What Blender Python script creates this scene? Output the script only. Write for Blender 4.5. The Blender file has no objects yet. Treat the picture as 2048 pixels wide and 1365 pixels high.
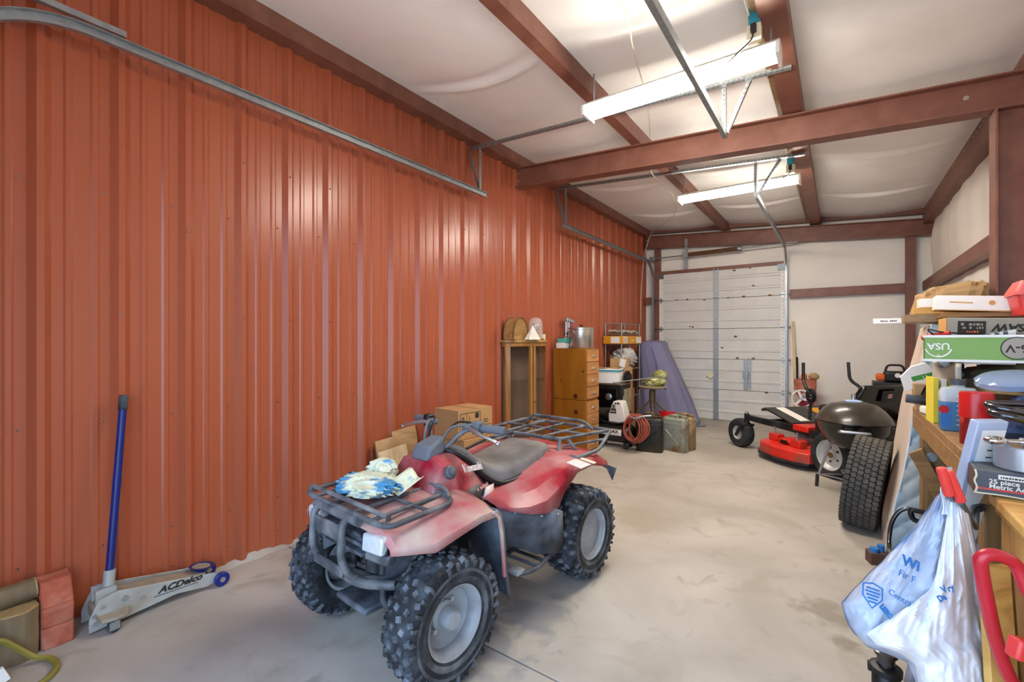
import bpy, math, random
from mathutils import Vector, Matrix
random.seed(7)
S = bpy.context.scene
COL = S.collection
# ---------------------------------------------------------------- camera
FPX, CAMH, YAW = 910.0, 1.42, math.atan(653 / 910)
cd = bpy.data.cameras.new('camera'); cam = bpy.data.objects.new('camera', cd); COL.objects.link(cam)
cam.location = (0, 0, CAMH); cam.rotation_euler = (math.pi / 2, 0, YAW)
cd.sensor_width = 36; cd.lens = FPX / 2048 * 36; cd.clip_start = .02
S.camera = cam
# ---------------------------------------------------------------- sky, exposure
W = bpy.data.worlds.new('world'); S.world = W; W.use_nodes = True
bg = W.node_tree.nodes['Background']
bg.inputs[0].default_value = (.50, .71, 1, 1); bg.inputs[1].default_value = 3.2
sl = bpy.data.lights.new('sun', 'SUN'); sl.energy = 13.0; sl.angle = .01; sl.color = (1, .95, .88)
sun = bpy.data.objects.new('sun', sl); COL.objects.link(sun)
sun.rotation_euler = Vector((.6, -.16, -.75)).to_track_quat('-Z', 'Y').to_euler()   # lights the apron outside, passes along the wall
S.view_settings.view_transform = 'Standard'; S.view_settings.look = 'None'
S.view_settings.gamma = 1; S.view_settings.use_curve_mapping = False
S.view_settings.exposure = 1.0
S.cycles.use_denoising = True
S.cycles.max_bounces = 8; S.cycles.diffuse_bounces = 5; S.cycles.transparent_max_bounces = 12
S.cycles.sample_clamp_indirect = 8
LAMP_E = 56.0      # emission of the fluorescent lenses
# ---------------------------------------------------------------- pixel -> place
Fv = Vector((-math.sin(YAW), math.cos(YAW), 0)); Rv = Vector((math.cos(YAW), math.sin(YAW), 0)); Cv = Vector((0, 0, CAMH))
def ray(px, py): return Fv + Rv * ((px - 1024) / FPX) + Vector((0, 0, (682.5 - py) / FPX))
def onp(px, py, ax, v):
    d = ray(px, py); return Cv + d * ((v - Cv[ax]) / d[ax])
def pX(px, py, v): return onp(px, py, 0, v)
def pY(px, py, v): return onp(px, py, 1, v)
def pZ(px, py, v=0.): return onp(px, py, 2, v)
# ---------------------------------------------------------------- helpers
def T(x, y=0, z=0):
    return Matrix.Translation(x if isinstance(x, (Vector, tuple)) else (x, y, z))
def RX(d): return Matrix.Rotation(math.radians(d), 4, 'X')
def RY(d): return Matrix.Rotation(math.radians(d), 4, 'Y')
def RZ(d): return Matrix.Rotation(math.radians(d), 4, 'Z')
def SC(x, y, z): return Matrix.Diagonal((x, y, z, 1))
def frame(o, x, y):
    x = Vector(x).normalized(); y = Vector(y); y = (y - x * y.dot(x)).normalized(); z = x.cross(y)
    m = Matrix.Identity(4)
    for i in range(3): m[i][0], m[i][1], m[i][2], m[i][3] = x[i], y[i], z[i], o[i]
    return m
def lin(c):
    if isinstance(c, str): c = [int(c[i:i + 2], 16) / 255 for i in (0, 2, 4)]
    return tuple(((v + .055) / 1.055) ** 2.4 if v > .04045 else v / 12.92 for v in c[:3]) + (1,)
def rnd(pts, r, k=5, closed=False):
    """round the corners of a polyline"""
    P = [Vector(p) for p in pts]; out = []; n = len(P)
    for i, p in enumerate(P):
        if not closed and i in (0, n - 1): out.append(p); continue
        a, b = P[i - 1] - p, P[(i + 1) % n] - p
        d = min(r, a.length * .49, b.length * .49)
        A, B = p + a.normalized() * d, p + b.normalized() * d
        for j in range(k + 1):
            t = j / k; out.append(A * (1 - t) ** 2 + p * 2 * t * (1 - t) + B * t * t)
    return out
def arc(c, r, a0, a1, n, ax='xy', h=0):
    o = []
    for i in range(n + 1):
        a = math.radians(a0 + (a1 - a0) * i / n); u, v = c[0] + r * math.cos(a), c[1] + r * math.sin(a)
        o.append((u, v) if ax == '2' else {'xy': (u, v, h), 'xz': (u, h, v), 'yz': (h, u, v)}[ax])
    return o
def spline(pts, n=6):
    P = [Vector(p) for p in pts]; o = []
    for i in range(len(P) - 1):
        a, b, c, d = P[max(i - 1, 0)], P[i], P[i + 1], P[min(i + 2, len(P) - 1)]
        for j in range(n):
            t = j / n
            o.append(.5 * ((2 * b) + (c - a) * t + (2 * a - 5 * b + 4 * c - d) * t * t + (3 * b - a - 3 * c + d) * t ** 3))
    o.append(P[-1]); return o
class MB:
    def __init__(s): s.v = []; s.f = []
    def add(s, vs, fs, M=None):
        o = len(s.v)
        s.v += [(M @ Vector(v)) if M is not None else Vector(v) for v in vs]
        s.f += [tuple(i + o for i in f) for f in fs]; return s
    def bb(s, x0, x1, y0, y1, z0, z1, M=None):
        return s.add([(x, y, z) for z in (z0, z1) for y in (y0, y1) for x in (x0, x1)],
                     [(0, 2, 3, 1), (4, 5, 7, 6), (0, 1, 5, 4), (2, 6, 7, 3), (0, 4, 6, 2), (1, 3, 7, 5)], M)
    def box(s, c, d, M=None):
        return s.bb(c[0] - d[0] / 2, c[0] + d[0] / 2, c[1] - d[1] / 2, c[1] + d[1] / 2, c[2] - d[2] / 2, c[2] + d[2] / 2, M)
    def loft(s, rings, cap=True, closed=True, M=None, loop=False):
        n = len(rings[0]); vs = [p for r in rings for p in r]; fs = []; m = len(rings)
        for i in range(m if loop else m - 1):
            for j in range(n if closed else n - 1):
                a, b = i * n + j, i * n + (j + 1) % n; c = ((i + 1) % m) * n
                fs.append((a, b, c + (j + 1) % n, c + j))
        if cap and not loop: fs += [tuple(range(n))[::-1], tuple(range((m - 1) * n, m * n))]
        return s.add(vs, fs, M)
    def tube(s, pts, r, n=8, closed=False, cap=True, M=None, flat=1):
        P = [Vector(p) for p in pts]; rings = []; m = len(P); up = None
        for i, p in enumerate(P):
            a = P[i - 1] if (i or closed) else p; b = P[(i + 1) % m] if (i < m - 1 or closed) else p
            t = (b - a).normalized() if (b - a).length > 1e-9 else Vector((0, 0, 1))
            if up is None: up = Vector((0, 0, 1)) if abs(t.z) < .9 else Vector((1, 0, 0))
            up = (up - t * up.dot(t)); up = up.normalized() if up.length > 1e-6 else t.orthogonal().normalized()
            sd = t.cross(up); rr = r[i] if isinstance(r, (list, tuple)) else r
            rings.append([p + (sd * math.cos(2 * math.pi * k / n) + up * math.sin(2 * math.pi * k / n) * flat) * rr for k in range(n)])
        return s.loft(rings, cap=cap and not closed, M=M, loop=closed)
    def cyl(s, a, b, r, r2=None, n=16, M=None, cap=True):
        return s.tube([a, b], [r, r if r2 is None else r2], n, M=M, cap=cap)
    def lathe(s, prof, n=24, M=None, a0=0, a1=360):
        full = abs(a1 - a0) >= 360; k = n if full else n + 1
        rings = [[(r * math.cos(math.radians(a0 + (a1 - a0) * j / n)), r * math.sin(math.radians(a0 + (a1 - a0) * j / n)), z) for j in range(k)] for r, z in prof]
        return s.loft(rings, cap=False, closed=full, M=M)
    def prism(s, poly, z0, z1, M=None):
        return s.loft([[(p[0], p[1], z) for p in poly] for z in (z0, z1)], M=M)
    def grid(s, nu, nv, fn, M=None, cu=False):
        vs = [fn(i / nu, j / nv) for j in range(nv + 1) for i in range(nu + (0 if cu else 1))]; w = nu if cu else nu + 1
        return s.add(vs, [(j * w + i, j * w + (i + 1) % w, (j + 1) * w + (i + 1) % w, (j + 1) * w + i) for j in range(nv) for i in range(nu)], M)
    def sph(s, c, r, n=14, m=9, sc=(1, 1, 1), M=None):
        vs = [(c[0], c[1], c[2] - r * sc[2])]; fs = []
        for i in range(1, m):
            p = math.pi * i / m - math.pi / 2
            vs += [(c[0] + r * sc[0] * math.cos(p) * math.cos(2 * math.pi * j / n), c[1] + r * sc[1] * math.cos(p) * math.sin(2 * math.pi * j / n), c[2] + r * sc[2] * math.sin(p)) for j in range(n)]
        vs.append((c[0], c[1], c[2] + r * sc[2])); L = len(vs) - 1
        for j in range(n):
            k = (j + 1) % n; fs += [(0, 1 + k, 1 + j), (L, L - n + j, L - n + k)]
            for i in range(m - 2): a = 1 + i * n; fs.append((a + j, a + k, a + n + k, a + n + j))
        return s.add(vs, fs, M)
    def mesh(s, name, smooth=30):
        me = bpy.data.meshes.new(name); me.from_pydata([tuple(v) for v in s.v], [], s.f); me.validate()
        import bmesh
        b = bmesh.new(); b.from_mesh(me); bmesh.ops.recalc_face_normals(b, faces=b.faces); b.to_mesh(me); b.free()
        if smooth:
            me.polygons.foreach_set('use_smooth', [True] * len(me.polygons)); me.set_sharp_from_angle(angle=math.radians(smooth))
        return me
    def build(s, name, m, parent=None, smooth=30, bev=0, seg=2, sub=0, solid=0, label=None, cat=None, group=None, kind=None, M=None):
        o = bpy.data.objects.new(name, s.mesh(name, smooth)); COL.objects.link(o)
        o.data.materials.append(MT[m] if isinstance(m, str) else m)
        if parent: o.parent = parent
        if M is not None: o.matrix_local = M
        if solid: q = o.modifiers.new('solid', 'SOLIDIFY'); q.thickness = solid; q.offset = 0
        if sub: q = o.modifiers.new('sub', 'SUBSURF'); q.levels = q.render_levels = sub
        if bev: q = o.modifiers.new('bevel', 'BEVEL'); q.width = bev; q.segments = seg; q.limit_method = 'ANGLE'; q.angle_limit = .6
        tag(o, label, cat, group, kind); return o
def tag(o, label=None, cat=None, group=None, kind=None):
    for k, v in (('label', label), ('category', cat), ('group', group), ('kind', kind)):
        if v: o[k] = v
    return o
def thing(name, label, cat, M=None, group=None, kind=None):
    o = bpy.data.objects.new(name, None); COL.objects.link(o); o.empty_display_size = .1
    if M is not None: o.matrix_world = M
    return tag(o, label, cat, group, kind)
def copy_tree(o, parent=None):
    c = o.copy(); COL.objects.link(c)
    if parent: c.parent = parent
    for ch in [x for x in COL.objects if x.parent == o]: copy_tree(ch, c)
    return c
def link_copy(o, M, parent=None):
    c = o.copy(); COL.objects.link(c); c.parent = parent or o.parent; c.matrix_local = M; return c
def text(s, size, M, m, parent=None, name='lettering', ext=.0004, sx=1, shear=0, align='CENTER', bold=0):
    c = bpy.data.curves.new(name, 'FONT'); c.body = s; c.size = size; c.extrude = ext; c.align_x = align; c.align_y = 'CENTER'; c.shear = shear; c.offset = bold; c.resolution_u = 3
    t = bpy.data.objects.new('tmp', c); COL.objects.link(t); bpy.context.view_layer.update()
    me = bpy.data.meshes.new_from_object(t.evaluated_get(bpy.context.evaluated_depsgraph_get())); bpy.data.objects.remove(t)
    o = bpy.data.objects.new(name, me); COL.objects.link(o); me.materials.clear(); me.materials.append(MT[m])
    if parent: o.parent = parent
    o.matrix_local = M @ SC(sx, 1, 1); return o
def bars(w, h, M, m, parent, name='small_print'):
    """a line of print too small to read: a row of little strokes"""
    b = MB(); x = -w / 2; rs = random.Random(int(w * 1e5 + h * 1e6))
    while x < w / 2:
        d = h * rs.uniform(.4, 1.1)
        if rs.random() < .85: b.bb(x, min(x + d, w / 2), -h / 2, h / 2 * rs.uniform(.3, 1), 0, .0006)
        x += d + h * .3
    return b.build(name, m, parent, smooth=0, M=M, kind='stuff')
# ---------------------------------------------------------------- materials
MT = {}
def mat(name, col, rough=.5, metal=0, var=.08, vs=6, bump=0, bs=80, col2=None, mix=.5, ms=4, soft=.15, spec=.5, coat=0, alpha=1, trans=0, emis=0, ior=1.45, stretch=(1, 1, 1), det=4, sss=0, both=False):
    m = bpy.data.materials.new(name); MT[name] = m; m.use_nodes = True
    N, L = m.node_tree.nodes, m.node_tree.links; B = N['Principled BSDF']
    def nz(sc, d=det, st=None):
        n = N.new('ShaderNodeTexNoise'); n.inputs['Scale'].default_value = sc; n.inputs['Detail'].default_value = d
        mp = N.new('ShaderNodeMapping'); mp.inputs['Scale'].default_value = st or stretch
        L.new(tc.outputs['Object'], mp.inputs['Vector']); L.new(mp.outputs[0], n.inputs['Vector']); return n.outputs['Fac']
    tc = N.new('ShaderNodeTexCoord'); c = lin(col)
    def mx(f, a, b):
        q = N.new('ShaderNodeMix'); q.data_type = 'RGBA'; L.new(f, q.inputs[0]) if not isinstance(f, float) else setattr(q.inputs[0], 'default_value', f)
        for k, v in ((6, a), (7, b)):
            if isinstance(v, tuple): q.inputs[k].default_value = v
            else: L.new(v, q.inputs[k])
        return q.outputs[2]
    if var or col2:
        r = N.new('ShaderNodeValToRGB'); r.color_ramp.elements[0].position = .3; r.color_ramp.elements[1].position = .7
        L.new(nz(vs), r.inputs[0])
        out = mx(r.outputs[0], tuple(v * (1 - var) for v in c[:3]) + (1,), tuple(min(1, v * (1 + var)) for v in c[:3]) + (1,))
        if col2:
            r2 = N.new('ShaderNodeValToRGB'); e = r2.color_ramp.elements
            t = .72 - .44 * mix; e[0].position = max(0, t - soft); e[1].position = min(1, t + soft)
            L.new(nz(ms, 6), r2.inputs[0]); out = mx(r2.outputs[0], out, lin(col2))
        L.new(out, B.inputs['Base Color'])
    else: B.inputs['Base Color'].default_value = c
    B.inputs['Roughness'].default_value = rough; B.inputs['Metallic'].default_value = metal
    B.inputs['Specular IOR Level'].default_value = spec; B.inputs['IOR'].default_value = ior
    if coat: B.inputs['Coat Weight'].default_value = coat; B.inputs['Coat Roughness'].default_value = .15
    if alpha < 1: B.inputs['Alpha'].default_value = alpha
    if trans: B.inputs['Transmission Weight'].default_value = trans
    if sss: B.inputs['Subsurface Weight'].default_value = sss; B.inputs['Subsurface Radius'].default_value = (.02, .02, .02)
    if emis: B.inputs['Emission Color'].default_value = c; B.inputs['Emission Strength'].default_value = emis
    if bump:
        b = N.new('ShaderNodeBump'); b.inputs['Strength'].default_value = bump; b.inputs['Distance'].default_value = .004
        L.new(nz(bs), b.inputs['Height']); L.new(b.outputs[0], B.inputs['Normal'])
    return m
def wood(name, c1, c2, sc=12, ax=(1, 1, 8), rough=.55, knots=None, coat=0, dist=2.5):
    m = mat(name, c1, rough, var=0, coat=coat); N, L = m.node_tree.nodes, m.node_tree.links; B = N['Principled BSDF']
    tc = N.new('ShaderNodeTexCoord'); mp = N.new('ShaderNodeMapping'); mp.inputs['Scale'].default_value = [1 / a for a in ax]
    n = N.new('ShaderNodeTexNoise'); n.inputs['Scale'].default_value = sc; n.inputs['Detail'].default_value = 6; n.inputs['Distortion'].default_value = dist
    r = N.new('ShaderNodeValToRGB'); e = r.color_ramp.elements
    e[0].position = .36; e[0].color = lin(c2); e[1].position = .62; e[1].color = lin(c1)
    L.new(tc.outputs['Object'], mp.inputs[0]); L.new(mp.outputs[0], n.inputs['Vector']); L.new(n.outputs['Fac'], r.inputs[0]); L.new(r.outputs[0], B.inputs['Base Color'])
    return m
# colours of the place
mat('red_steel', 'A25438', .28, var=.04, vs=2, spec=.5, bump=.05, bs=2.5, stretch=(1, 1, .3), col2='A1563A', mix=.2, ms=2)
mat('primer', '75493B', .45, var=.1, vs=5, col2='835748', mix=.35, ms=6)
mat('vinyl', 'F4F4F2', .5, var=.03, vs=4, bump=.35, bs=14)
mat('vinyl_wall', 'E8E3DA', .5, var=.04, vs=2, bump=.25, bs=10)
mat('galv', '9DA3A6', .42, .75, var=.16, vs=25, bump=.05)
mat('galv_dark', '6C7378', .45, .7, var=.16, vs=25)
mat('door_white', 'D2D1CC', .42, var=.04, vs=5)
mat('white', 'E6E4DF', .5, var=.03)
mat('lens', 'FFF4E4', .5, var=0, emis=LAMP_E)
mat('black', '161617', .45, var=.15)
mat('black_gloss', '0C0C0D', .18, var=.05, coat=.3)
mat('teal', '2B8FA6', .45)
mat('cream', 'D9CFB2', .5)
mat('wire_white', 'D8D2C0', .5)
mat('rust', '6B4A2A', .7, var=.3, vs=30)
mat('wood_old', '8D7355', .7, var=.25, vs=14, stretch=(1, 8, 8))
# ================================================================ the setting
XL, XR, YF, YN = -3.13, 1.12, 8.95, -.36
def zc(x): return 3.60 - .063 * (x + 3.1)        # height of the sloping roof lining
def conc():
    m = mat('concrete', 'B9B2A7', .62, var=0); N, L = m.node_tree.nodes, m.node_tree.links; B = N['Principled BSDF']
    tc = N.new('ShaderNodeTexCoord')
    def nz(sc, d, dist=0, st=(1, 1, 1)):
        n = N.new('ShaderNodeTexNoise'); n.inputs['Scale'].default_value = sc; n.inputs['Detail'].default_value = d; n.inputs['Distortion'].default_value = dist
        mp = N.new('ShaderNodeMapping'); mp.inputs['Scale'].default_value = st; L.new(tc.outputs['Object'], mp.inputs[0]); L.new(mp.outputs[0], n.inputs['Vector']); return n.outputs['Fac']
    def ramp(f, p0, p1):
        r = N.new('ShaderNodeValToRGB'); r.color_ramp.elements[0].position = p0; r.color_ramp.elements[1].position = p1; L.new(f, r.inputs[0]); return r.outputs[0]
    def mx(f, a, b):
        q = N.new('ShaderNodeMix'); q.data_type = 'RGBA'; L.new(f, q.inputs[0])
        for k, v in ((6, a), (7, b)):
            if isinstance(v, tuple): q.inputs[k].default_value = v
            else: L.new(v, q.inputs[k])
        return q.outputs[2]
    c = mx(ramp(nz(1.1, 7, .6), .35, .68), lin('968F85'), lin('B2ABA1'))
    c = mx(ramp(nz(3.2, 8, 1.2), .55, .8), c, lin('938A7D'))      # brownish dirt patches
    c = mx(ramp(nz(9, 6, .5, (1, .5, 1)), .62, .72), c, lin('968F85'))
    c = mx(ramp(nz(45, 4), .70, .78), c, lin('807A72'))
    nn = nz(7, 6, .8)
    for (sx, sy), sr, sc_ in (((-0.04, 2.85), 0.16, '7D7466'), ((0.03, 2.66), 0.10, '7D7466'), ((-1.31, 1.68), 0.22, '6F7077'), ((-1.30, 1.97), 0.22, '75757A'), ((-1.25, 3.55), 0.25, '9A8F80'), ((-2.89, 1.63), 0.16, '94897A'), ((-2.19, 5.58), 0.20, '8F8678'), ((-2.64, 0.91), 0.10, '8E8474')):       # oil and dirt stains
        d = N.new('ShaderNodeVectorMath'); d.operation = 'DISTANCE'; L.new(tc.outputs['Object'], d.inputs[0]); d.inputs[1].default_value = (sx, sy, 0)
        k = N.new('ShaderNodeMath'); k.operation = 'MULTIPLY_ADD'; L.new(nn, k.inputs[0]); k.inputs[1].default_value = -sr * 2.6; L.new(d.outputs['Value'], k.inputs[2])
        r = N.new('ShaderNodeMapRange'); L.new(k.outputs[0], r.inputs[0]); r.inputs[1].default_value = -.05; r.inputs[2].default_value = -.55 * sr - .05; r.inputs[3].default_value = 0; r.inputs[4].default_value = .75
        c = mx(r.outputs[0], c, lin(sc_))
    L.new(c, B.inputs['Base Color'])
    b = N.new('ShaderNodeBump'); b.inputs['Strength'].default_value = .25; b.inputs['Distance'].default_value = .004
    L.new(nz(30, 6), b.inputs['Height']); L.new(b.outputs[0], B.inputs['Normal'])
conc()
floor = thing('floor', 'pale stained concrete garage floor', None, kind='structure')
for y0, y1 in ((-.6, 1.648), (1.656, 9.1)):
    MB().bb(-3.3, 1.3, y0, y1, -.12, 0).build('slab', 'concrete', floor, bev=.003)
MB().bb(-3.3, 1.3, 1.6, 1.7, -.12, -.012).build('joint_bed', 'concrete', floor)
g = MB().bb(-14, 14, -16, -.6, -.14, -.03).build('ground', 'concrete', kind='structure', label='unseen concrete apron added outside the open garage door for bounce light')  # out of view, added to bounce daylight up into the garage
# left wall: ribbed red sheets, three ribs to a sheet
wl = thing('wall_left', 'rust red ribbed steel wall panels', None, kind='structure')
prof = [(0, 0), (.030, .030), (.057, .030), (.085, 0), (.126, 0), (.135, .007), (.153, .007), (.163, 0), (.224, 0), (.236, .007), (.255, .007), (.265, 0)]
for k in range(-1, 10):
    base = .41 + k * .9144; pts = []
    for j in range(3): pts += [(base + j * .3048 + a, b) for a, b in prof]
    pts.append((base + .9144, 0))
    pts = [(min(max(y, YN), YF + .02), b) for y, b in pts]
    m = MB(); m.loft([[(XL + b, y, z) for y, b in pts] for z in (-.005, 3.6)], cap=False, closed=False)
    m.build('panel', 'red_steel', wl, smooth=0)
mat('screw', '6B5B56', .4, .6)
sc = MB()
for z, off in ((2.194, .275), (1.565, .043), (2.06, .037), (.35, .275), (2.56, .043), (1.0, .275), (.12, .275)):
    for k in range(-1, 28):
        y = .41 + .3048 * k + off - (.3048 if off > .1 else 0)
        if YN < y < YF and random.random() < (.95 if off > .1 else .4):
            x = XL + (.030 if off < .06 else 0)
            sc.sph((x + .002, y, z), .006, 6, 4, (.6, 1, 1))
sc.build('screw_heads', 'screw', wl, kind='stuff')
MB().bb(XL - .05, XL - .02, YN, YF + .1, 0, 3.7).build('backing', 'primer', wl)
# ragged concrete spill along the wall foot
m = MB()
def spill(u, v):
    y = YN + .1 + (YF - YN - .2) * u; w = .052 + .014 * math.sin(y * 5.3) * math.sin(y * 2.1) + .008 * math.sin(y * 31 + 1)
    return (XL + .001 + w * v, y, (.022 + .012 * math.sin(y * 13 + 2)) * (1 - v) + .001)
m.grid(220, 2, spill).build('trim_1', 'concrete', kind='structure', label='ragged concrete edge at the foot of the red wall')
# roof lining (white vinyl faced insulation) sagging between the purlins
PUR = [-3.02, -1.6, -.3, 1.0]
mat('seam', 'F0EEEA', .35, var=.02)
def ceil(u, v):
    x = XL + (XR + .05 - XL) * u; y = YN + (YF + .05 - YN) * v
    for a, b in zip(PUR[:-1], PUR[1:]):
        if a <= x <= b:
            t = (x - a) / (b - a); s = math.sin(math.pi * t); break
    else: s = 0
    z = zc(x) - .045 * s - .006 * s * math.sin(y * 2.1 + x) - .004 * s * math.sin(y * 7.3 + 2 * x)
    for ys in (.9, 2.75, 5.9, 7.5):                                     # cross seams of the lining rolls
        d = y - ys - .05 * math.sin(x * 2.4) - .1 * s; z -= .028 * s * math.exp(-(d / .035) ** 2) - .02 * s * math.exp(-((d + .08) / .05) ** 2)
    return (x, y, z)
MB().grid(70, 300, ceil).build('ceiling', 'vinyl', smooth=60, kind='structure', label='white vinyl insulation lining under the sloping roof')
MB().bb(XL - .05, XR + .1, YN - .05, YF + .1, 3.63, 3.68).build('roof_deck', 'primer', kind='structure')
# far wall and right wall lining
def fwall(u, v):
    x = XL + (XR + .03 - XL) * u; z = 3.62 * v
    b = 0
    if x > -.65: b = .03 * max(0, math.sin(math.pi * min(1, z / 2.2))) if z < 2.2 else .03 * math.sin(math.pi * min(1, (z - 2.2) / .95))
    return (x, YF - b * .8 - .003 * math.sin(7 * x + 3 * z), z)
MB().grid(60, 60, fwall).build('wall_far', 'vinyl_wall', smooth=60, kind='structure', label='white insulated end wall beside the overhead door')
def rwall(u, v):
    y = YN + (YF + .02 - YN) * u; z = 3.5 * v
    if z < 2.2: s = math.sin(math.pi * z / 2.2)
    else: s = math.sin(math.pi * min(1, (z - 2.2) / 1.05))
    yy = (y - .0) / 4.5; e = min(1, 4 * abs(math.sin(math.pi * (yy - .98))))
    b = .07 * s * e + .012 * s * math.sin(y * 3) + .006 * math.sin(11 * y + z)
    for ys in (7.6, 5.2): b -= .03 * s * math.exp(-((y - ys - .03 * math.sin(3 * z)) / .03) ** 2) - .02 * s * math.exp(-((y - ys + .08) / .05) ** 2)
    return (XR - b, y, z)
MB().grid(200, 60, rwall).build('wall_right', 'vinyl_wall', smooth=60, kind='structure', label='bulging white insulation lining of the right wall')
MB().bb(XR + .02, XR + .06, YN, YF + .1, 0, 3.6).build('wall_right_sheet', 'primer', kind='structure')
MB().bb(XL - .05, XR + .06, YF + .03, YF + .08, 0, 3.65).build('wall_far_sheet', 'primer', kind='structure')
# near wall with the doorway behind the camera
wn = thing('wall_near', 'wall around the open doorway behind the camera', None, kind='structure')
for b in ((XL, -2.1, 0, 3.6), (-2.1, .98, 2.75, 3.6), (.98, XR + .05, 0, 3.6)):
    MB().bb(b[0], b[1], YN - .1, YN, b[2], b[3]).build('wall_panel', 'red_steel', wn)
# ---------------------------------------------------------------- steel frame
def ibeam(name, a, b, depth, fl, t=.012, label=None, up=(0, 0, 1)):
    """I section from a to b (centre of bottom flange), depth upwards"""
    a, b = Vector(a), Vector(b); L = (b - a).length; M = frame(a, b - a, Vector(up).cross(b - a))
    m = MB(); pr = [(-fl / 2, 0), (fl / 2, 0), (fl / 2, t), (t / 2, t), (t / 2, depth - t), (fl / 2, depth - t), (fl / 2, depth), (-fl / 2, depth), (-fl / 2, depth - t), (-t / 2, depth - t), (-t / 2, t), (-fl / 2, t)]
    m.loft([[M @ Vector((s * L, p[0], p[1])) for p in pr] for s in (0, 1)])
    return m.build(name, 'primer', kind='structure', label=label, smooth=0)
r1 = ibeam('trim_2', (-3.085, 4.42, 3.222), (1.09, 4.42, 2.958), .232, .13, label='brown steel rafter crossing the middle of the garage')
r2 = ibeam('trim_3', (-3.085, 8.78, 3.222), (1.12, 8.78, 2.93), .24, .13, label='brown steel rafter above the far overhead door')
mat('bolt', 'B7A79C', .35, .7)
for rr, yy in ((r1, 4.353), (r2, 8.713)):
    for z in (3.28, 3.37): MB().cyl((-3.02, yy - .004, z), (-3.02, yy + .012, z), .012, n=6).build('bolt', 'bolt', rr)
MB().cyl((.72, 4.408, 3.11), (.72, 4.414, 3.11), .016).build('stud', 'bolt', r1)
mem = lambda n, m, l: m.build(n, 'primer', kind='structure', label=l, smooth=0)
def zsec(x0, x1, y0, y1, z0, z1, t=.012):
    m = MB(); pr = [(x0, z0), (x1, z0), (x1, z1), (x1 - t, z1), (x1 - t, z0 + t), (x0, z0 + t)]
    return m.loft([[(p[0], y, p[1]) for p in pr] for y in (y0, y1)])
mem('trim_4', zsec(-1.665, -1.575, YN, YF, zc(-1.6) - .145, zc(-1.6) + .03), 'brown roof purlin left of the fluorescent lamps')
mem('trim_5', zsec(-.375, -.235, YN, YF, zc(-.3) - .135, zc(-.3) + .03), 'brown roof purlin at the right ends of the fluorescent lamps')
MB().bb(-.415, -.378, YN, 8.6, zc(-.3) - .09, zc(-.3) - .05).build('trim_6', 'wood_old', kind='structure', label='wooden batten beside the right purlin')
m = MB(); pr = [(-3.13, 3.455), (-3.0, 3.455), (-3.0, 3.475), (-3.015, 3.475), (-3.015, 3.60), (-3.13, 3.60)]
m.loft([[(p[0], y, p[1]) for p in pr] for y in (YN, YF)]); mem('trim_7', m, 'brown eave strut along the top of the red wall')
m = MB(); pr = [(1.12, 3.10), (.99, 3.10), (.99, 3.22), (1.005, 3.22), (1.005, 3.35), (1.12, 3.35)]
m.loft([[(p[0], y, p[1]) for p in pr] for y in (YN, YF)]); em = m; mem('trim_8', m, 'brown eave strut along the top of the right wall')
m = MB()
for k in range(34): m.cyl((.998, 4.6 + k * .125, 3.29), (1.008, 4.6 + k * .125, 3.29), .012, n=6)
m.build('punched_holes', 'bolt', COL.objects['trim_8'], kind='stuff')
mem('trim_9', MB().bb(1.0, 1.14, YN, YF, 2.16, 2.29), 'brown wall girt along the right wall')
m = MB().bb(-3.08, 1.1, 8.86, 8.95, 3.36, 3.4, None); m = MB()
m.loft([[(-3.08, y, zc(-3.08) - d), (1.1, y, zc(1.1) - d)][::1] + [(1.1, y, zc(1.1)), (-3.08, y, zc(-3.08))] for y, d in ((8.80, .075), (8.93, .075))])
mem('trim_10', m, 'brown angle where the roof lining meets the end wall')
m = MB()
for a, b in ((-.66, .81), (-3.1, -2.94)): m = MB().bb(a, b, 8.83, 8.94, 2.14, 2.275); o = mem('trim_11', m, 'brown girt on the end wall %s the overhead door' % ('right of' if a > -1 else 'left of'))
ibeam('trim_12', (.857, 8.80, 0), (.857, 8.80, 2.95), .10, .11, up=(0, 1, 0), label='brown steel post in the far right corner')
ibeam('trim_13', (1.02, 4.42, 0), (1.02, 4.42, 2.97), .17, .16, up=(-1, 0, 0), label='brown steel column under the middle rafter')
mem('trim_14', MB().bb(-2.915, -2.815, 8.83, 8.93, 0, 3.2), 'brown left jamb of the far overhead door')
mem('trim_15', MB().bb(-2.915, -.745, 8.82, 8.93, 2.70, 2.76), 'brown header over the far overhead door')
# ---------------------------------------------------------------- far overhead door
D = thing('door_1', 'closed white ribbed overhead door at the far end', None, T(0, 8.86, 0), kind='structure')
HS = .5475
pr = []
for a, d in ((0, 0), (.004, .006), (.125, .006), (.13, 0), (.135, -.006), (.165, -.006), (.17, 0), (.18, .004), (.33, .004), (.335, -.002), (.34, -.007), (.372, -.007), (.378, 0), (.39, .006), (.537, .006), (.5415, 0)): pr.append((a, d))
sec = MB().loft([[(x, d - .02, a) for a, d in pr] + [(x, .03, HS - .006), (x, .03, 0)] for x in (-2.80, -.79)]).mesh('section', 0)
sec.materials.append(MT['door_white'])
hin = MB(); hin.prism([(0, .06), (.03, .012), (.05, .012), (.05, -.012), (.03, -.012), (0, -.06), (-.03, -.012), (-.03, .012)], 0, .006, RX(90)); hin.cyl((-.04, -.008, 0), (.055, -.008, 0), .008, n=8)
hm = hin.mesh('hinge'); hm.materials.append(MT['galv'])
est = MB().bb(-.035, .035, -.034, -.021, .004, HS - .008).mesh('end_stile', 0); est.materials.append(MT['white'])
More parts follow.
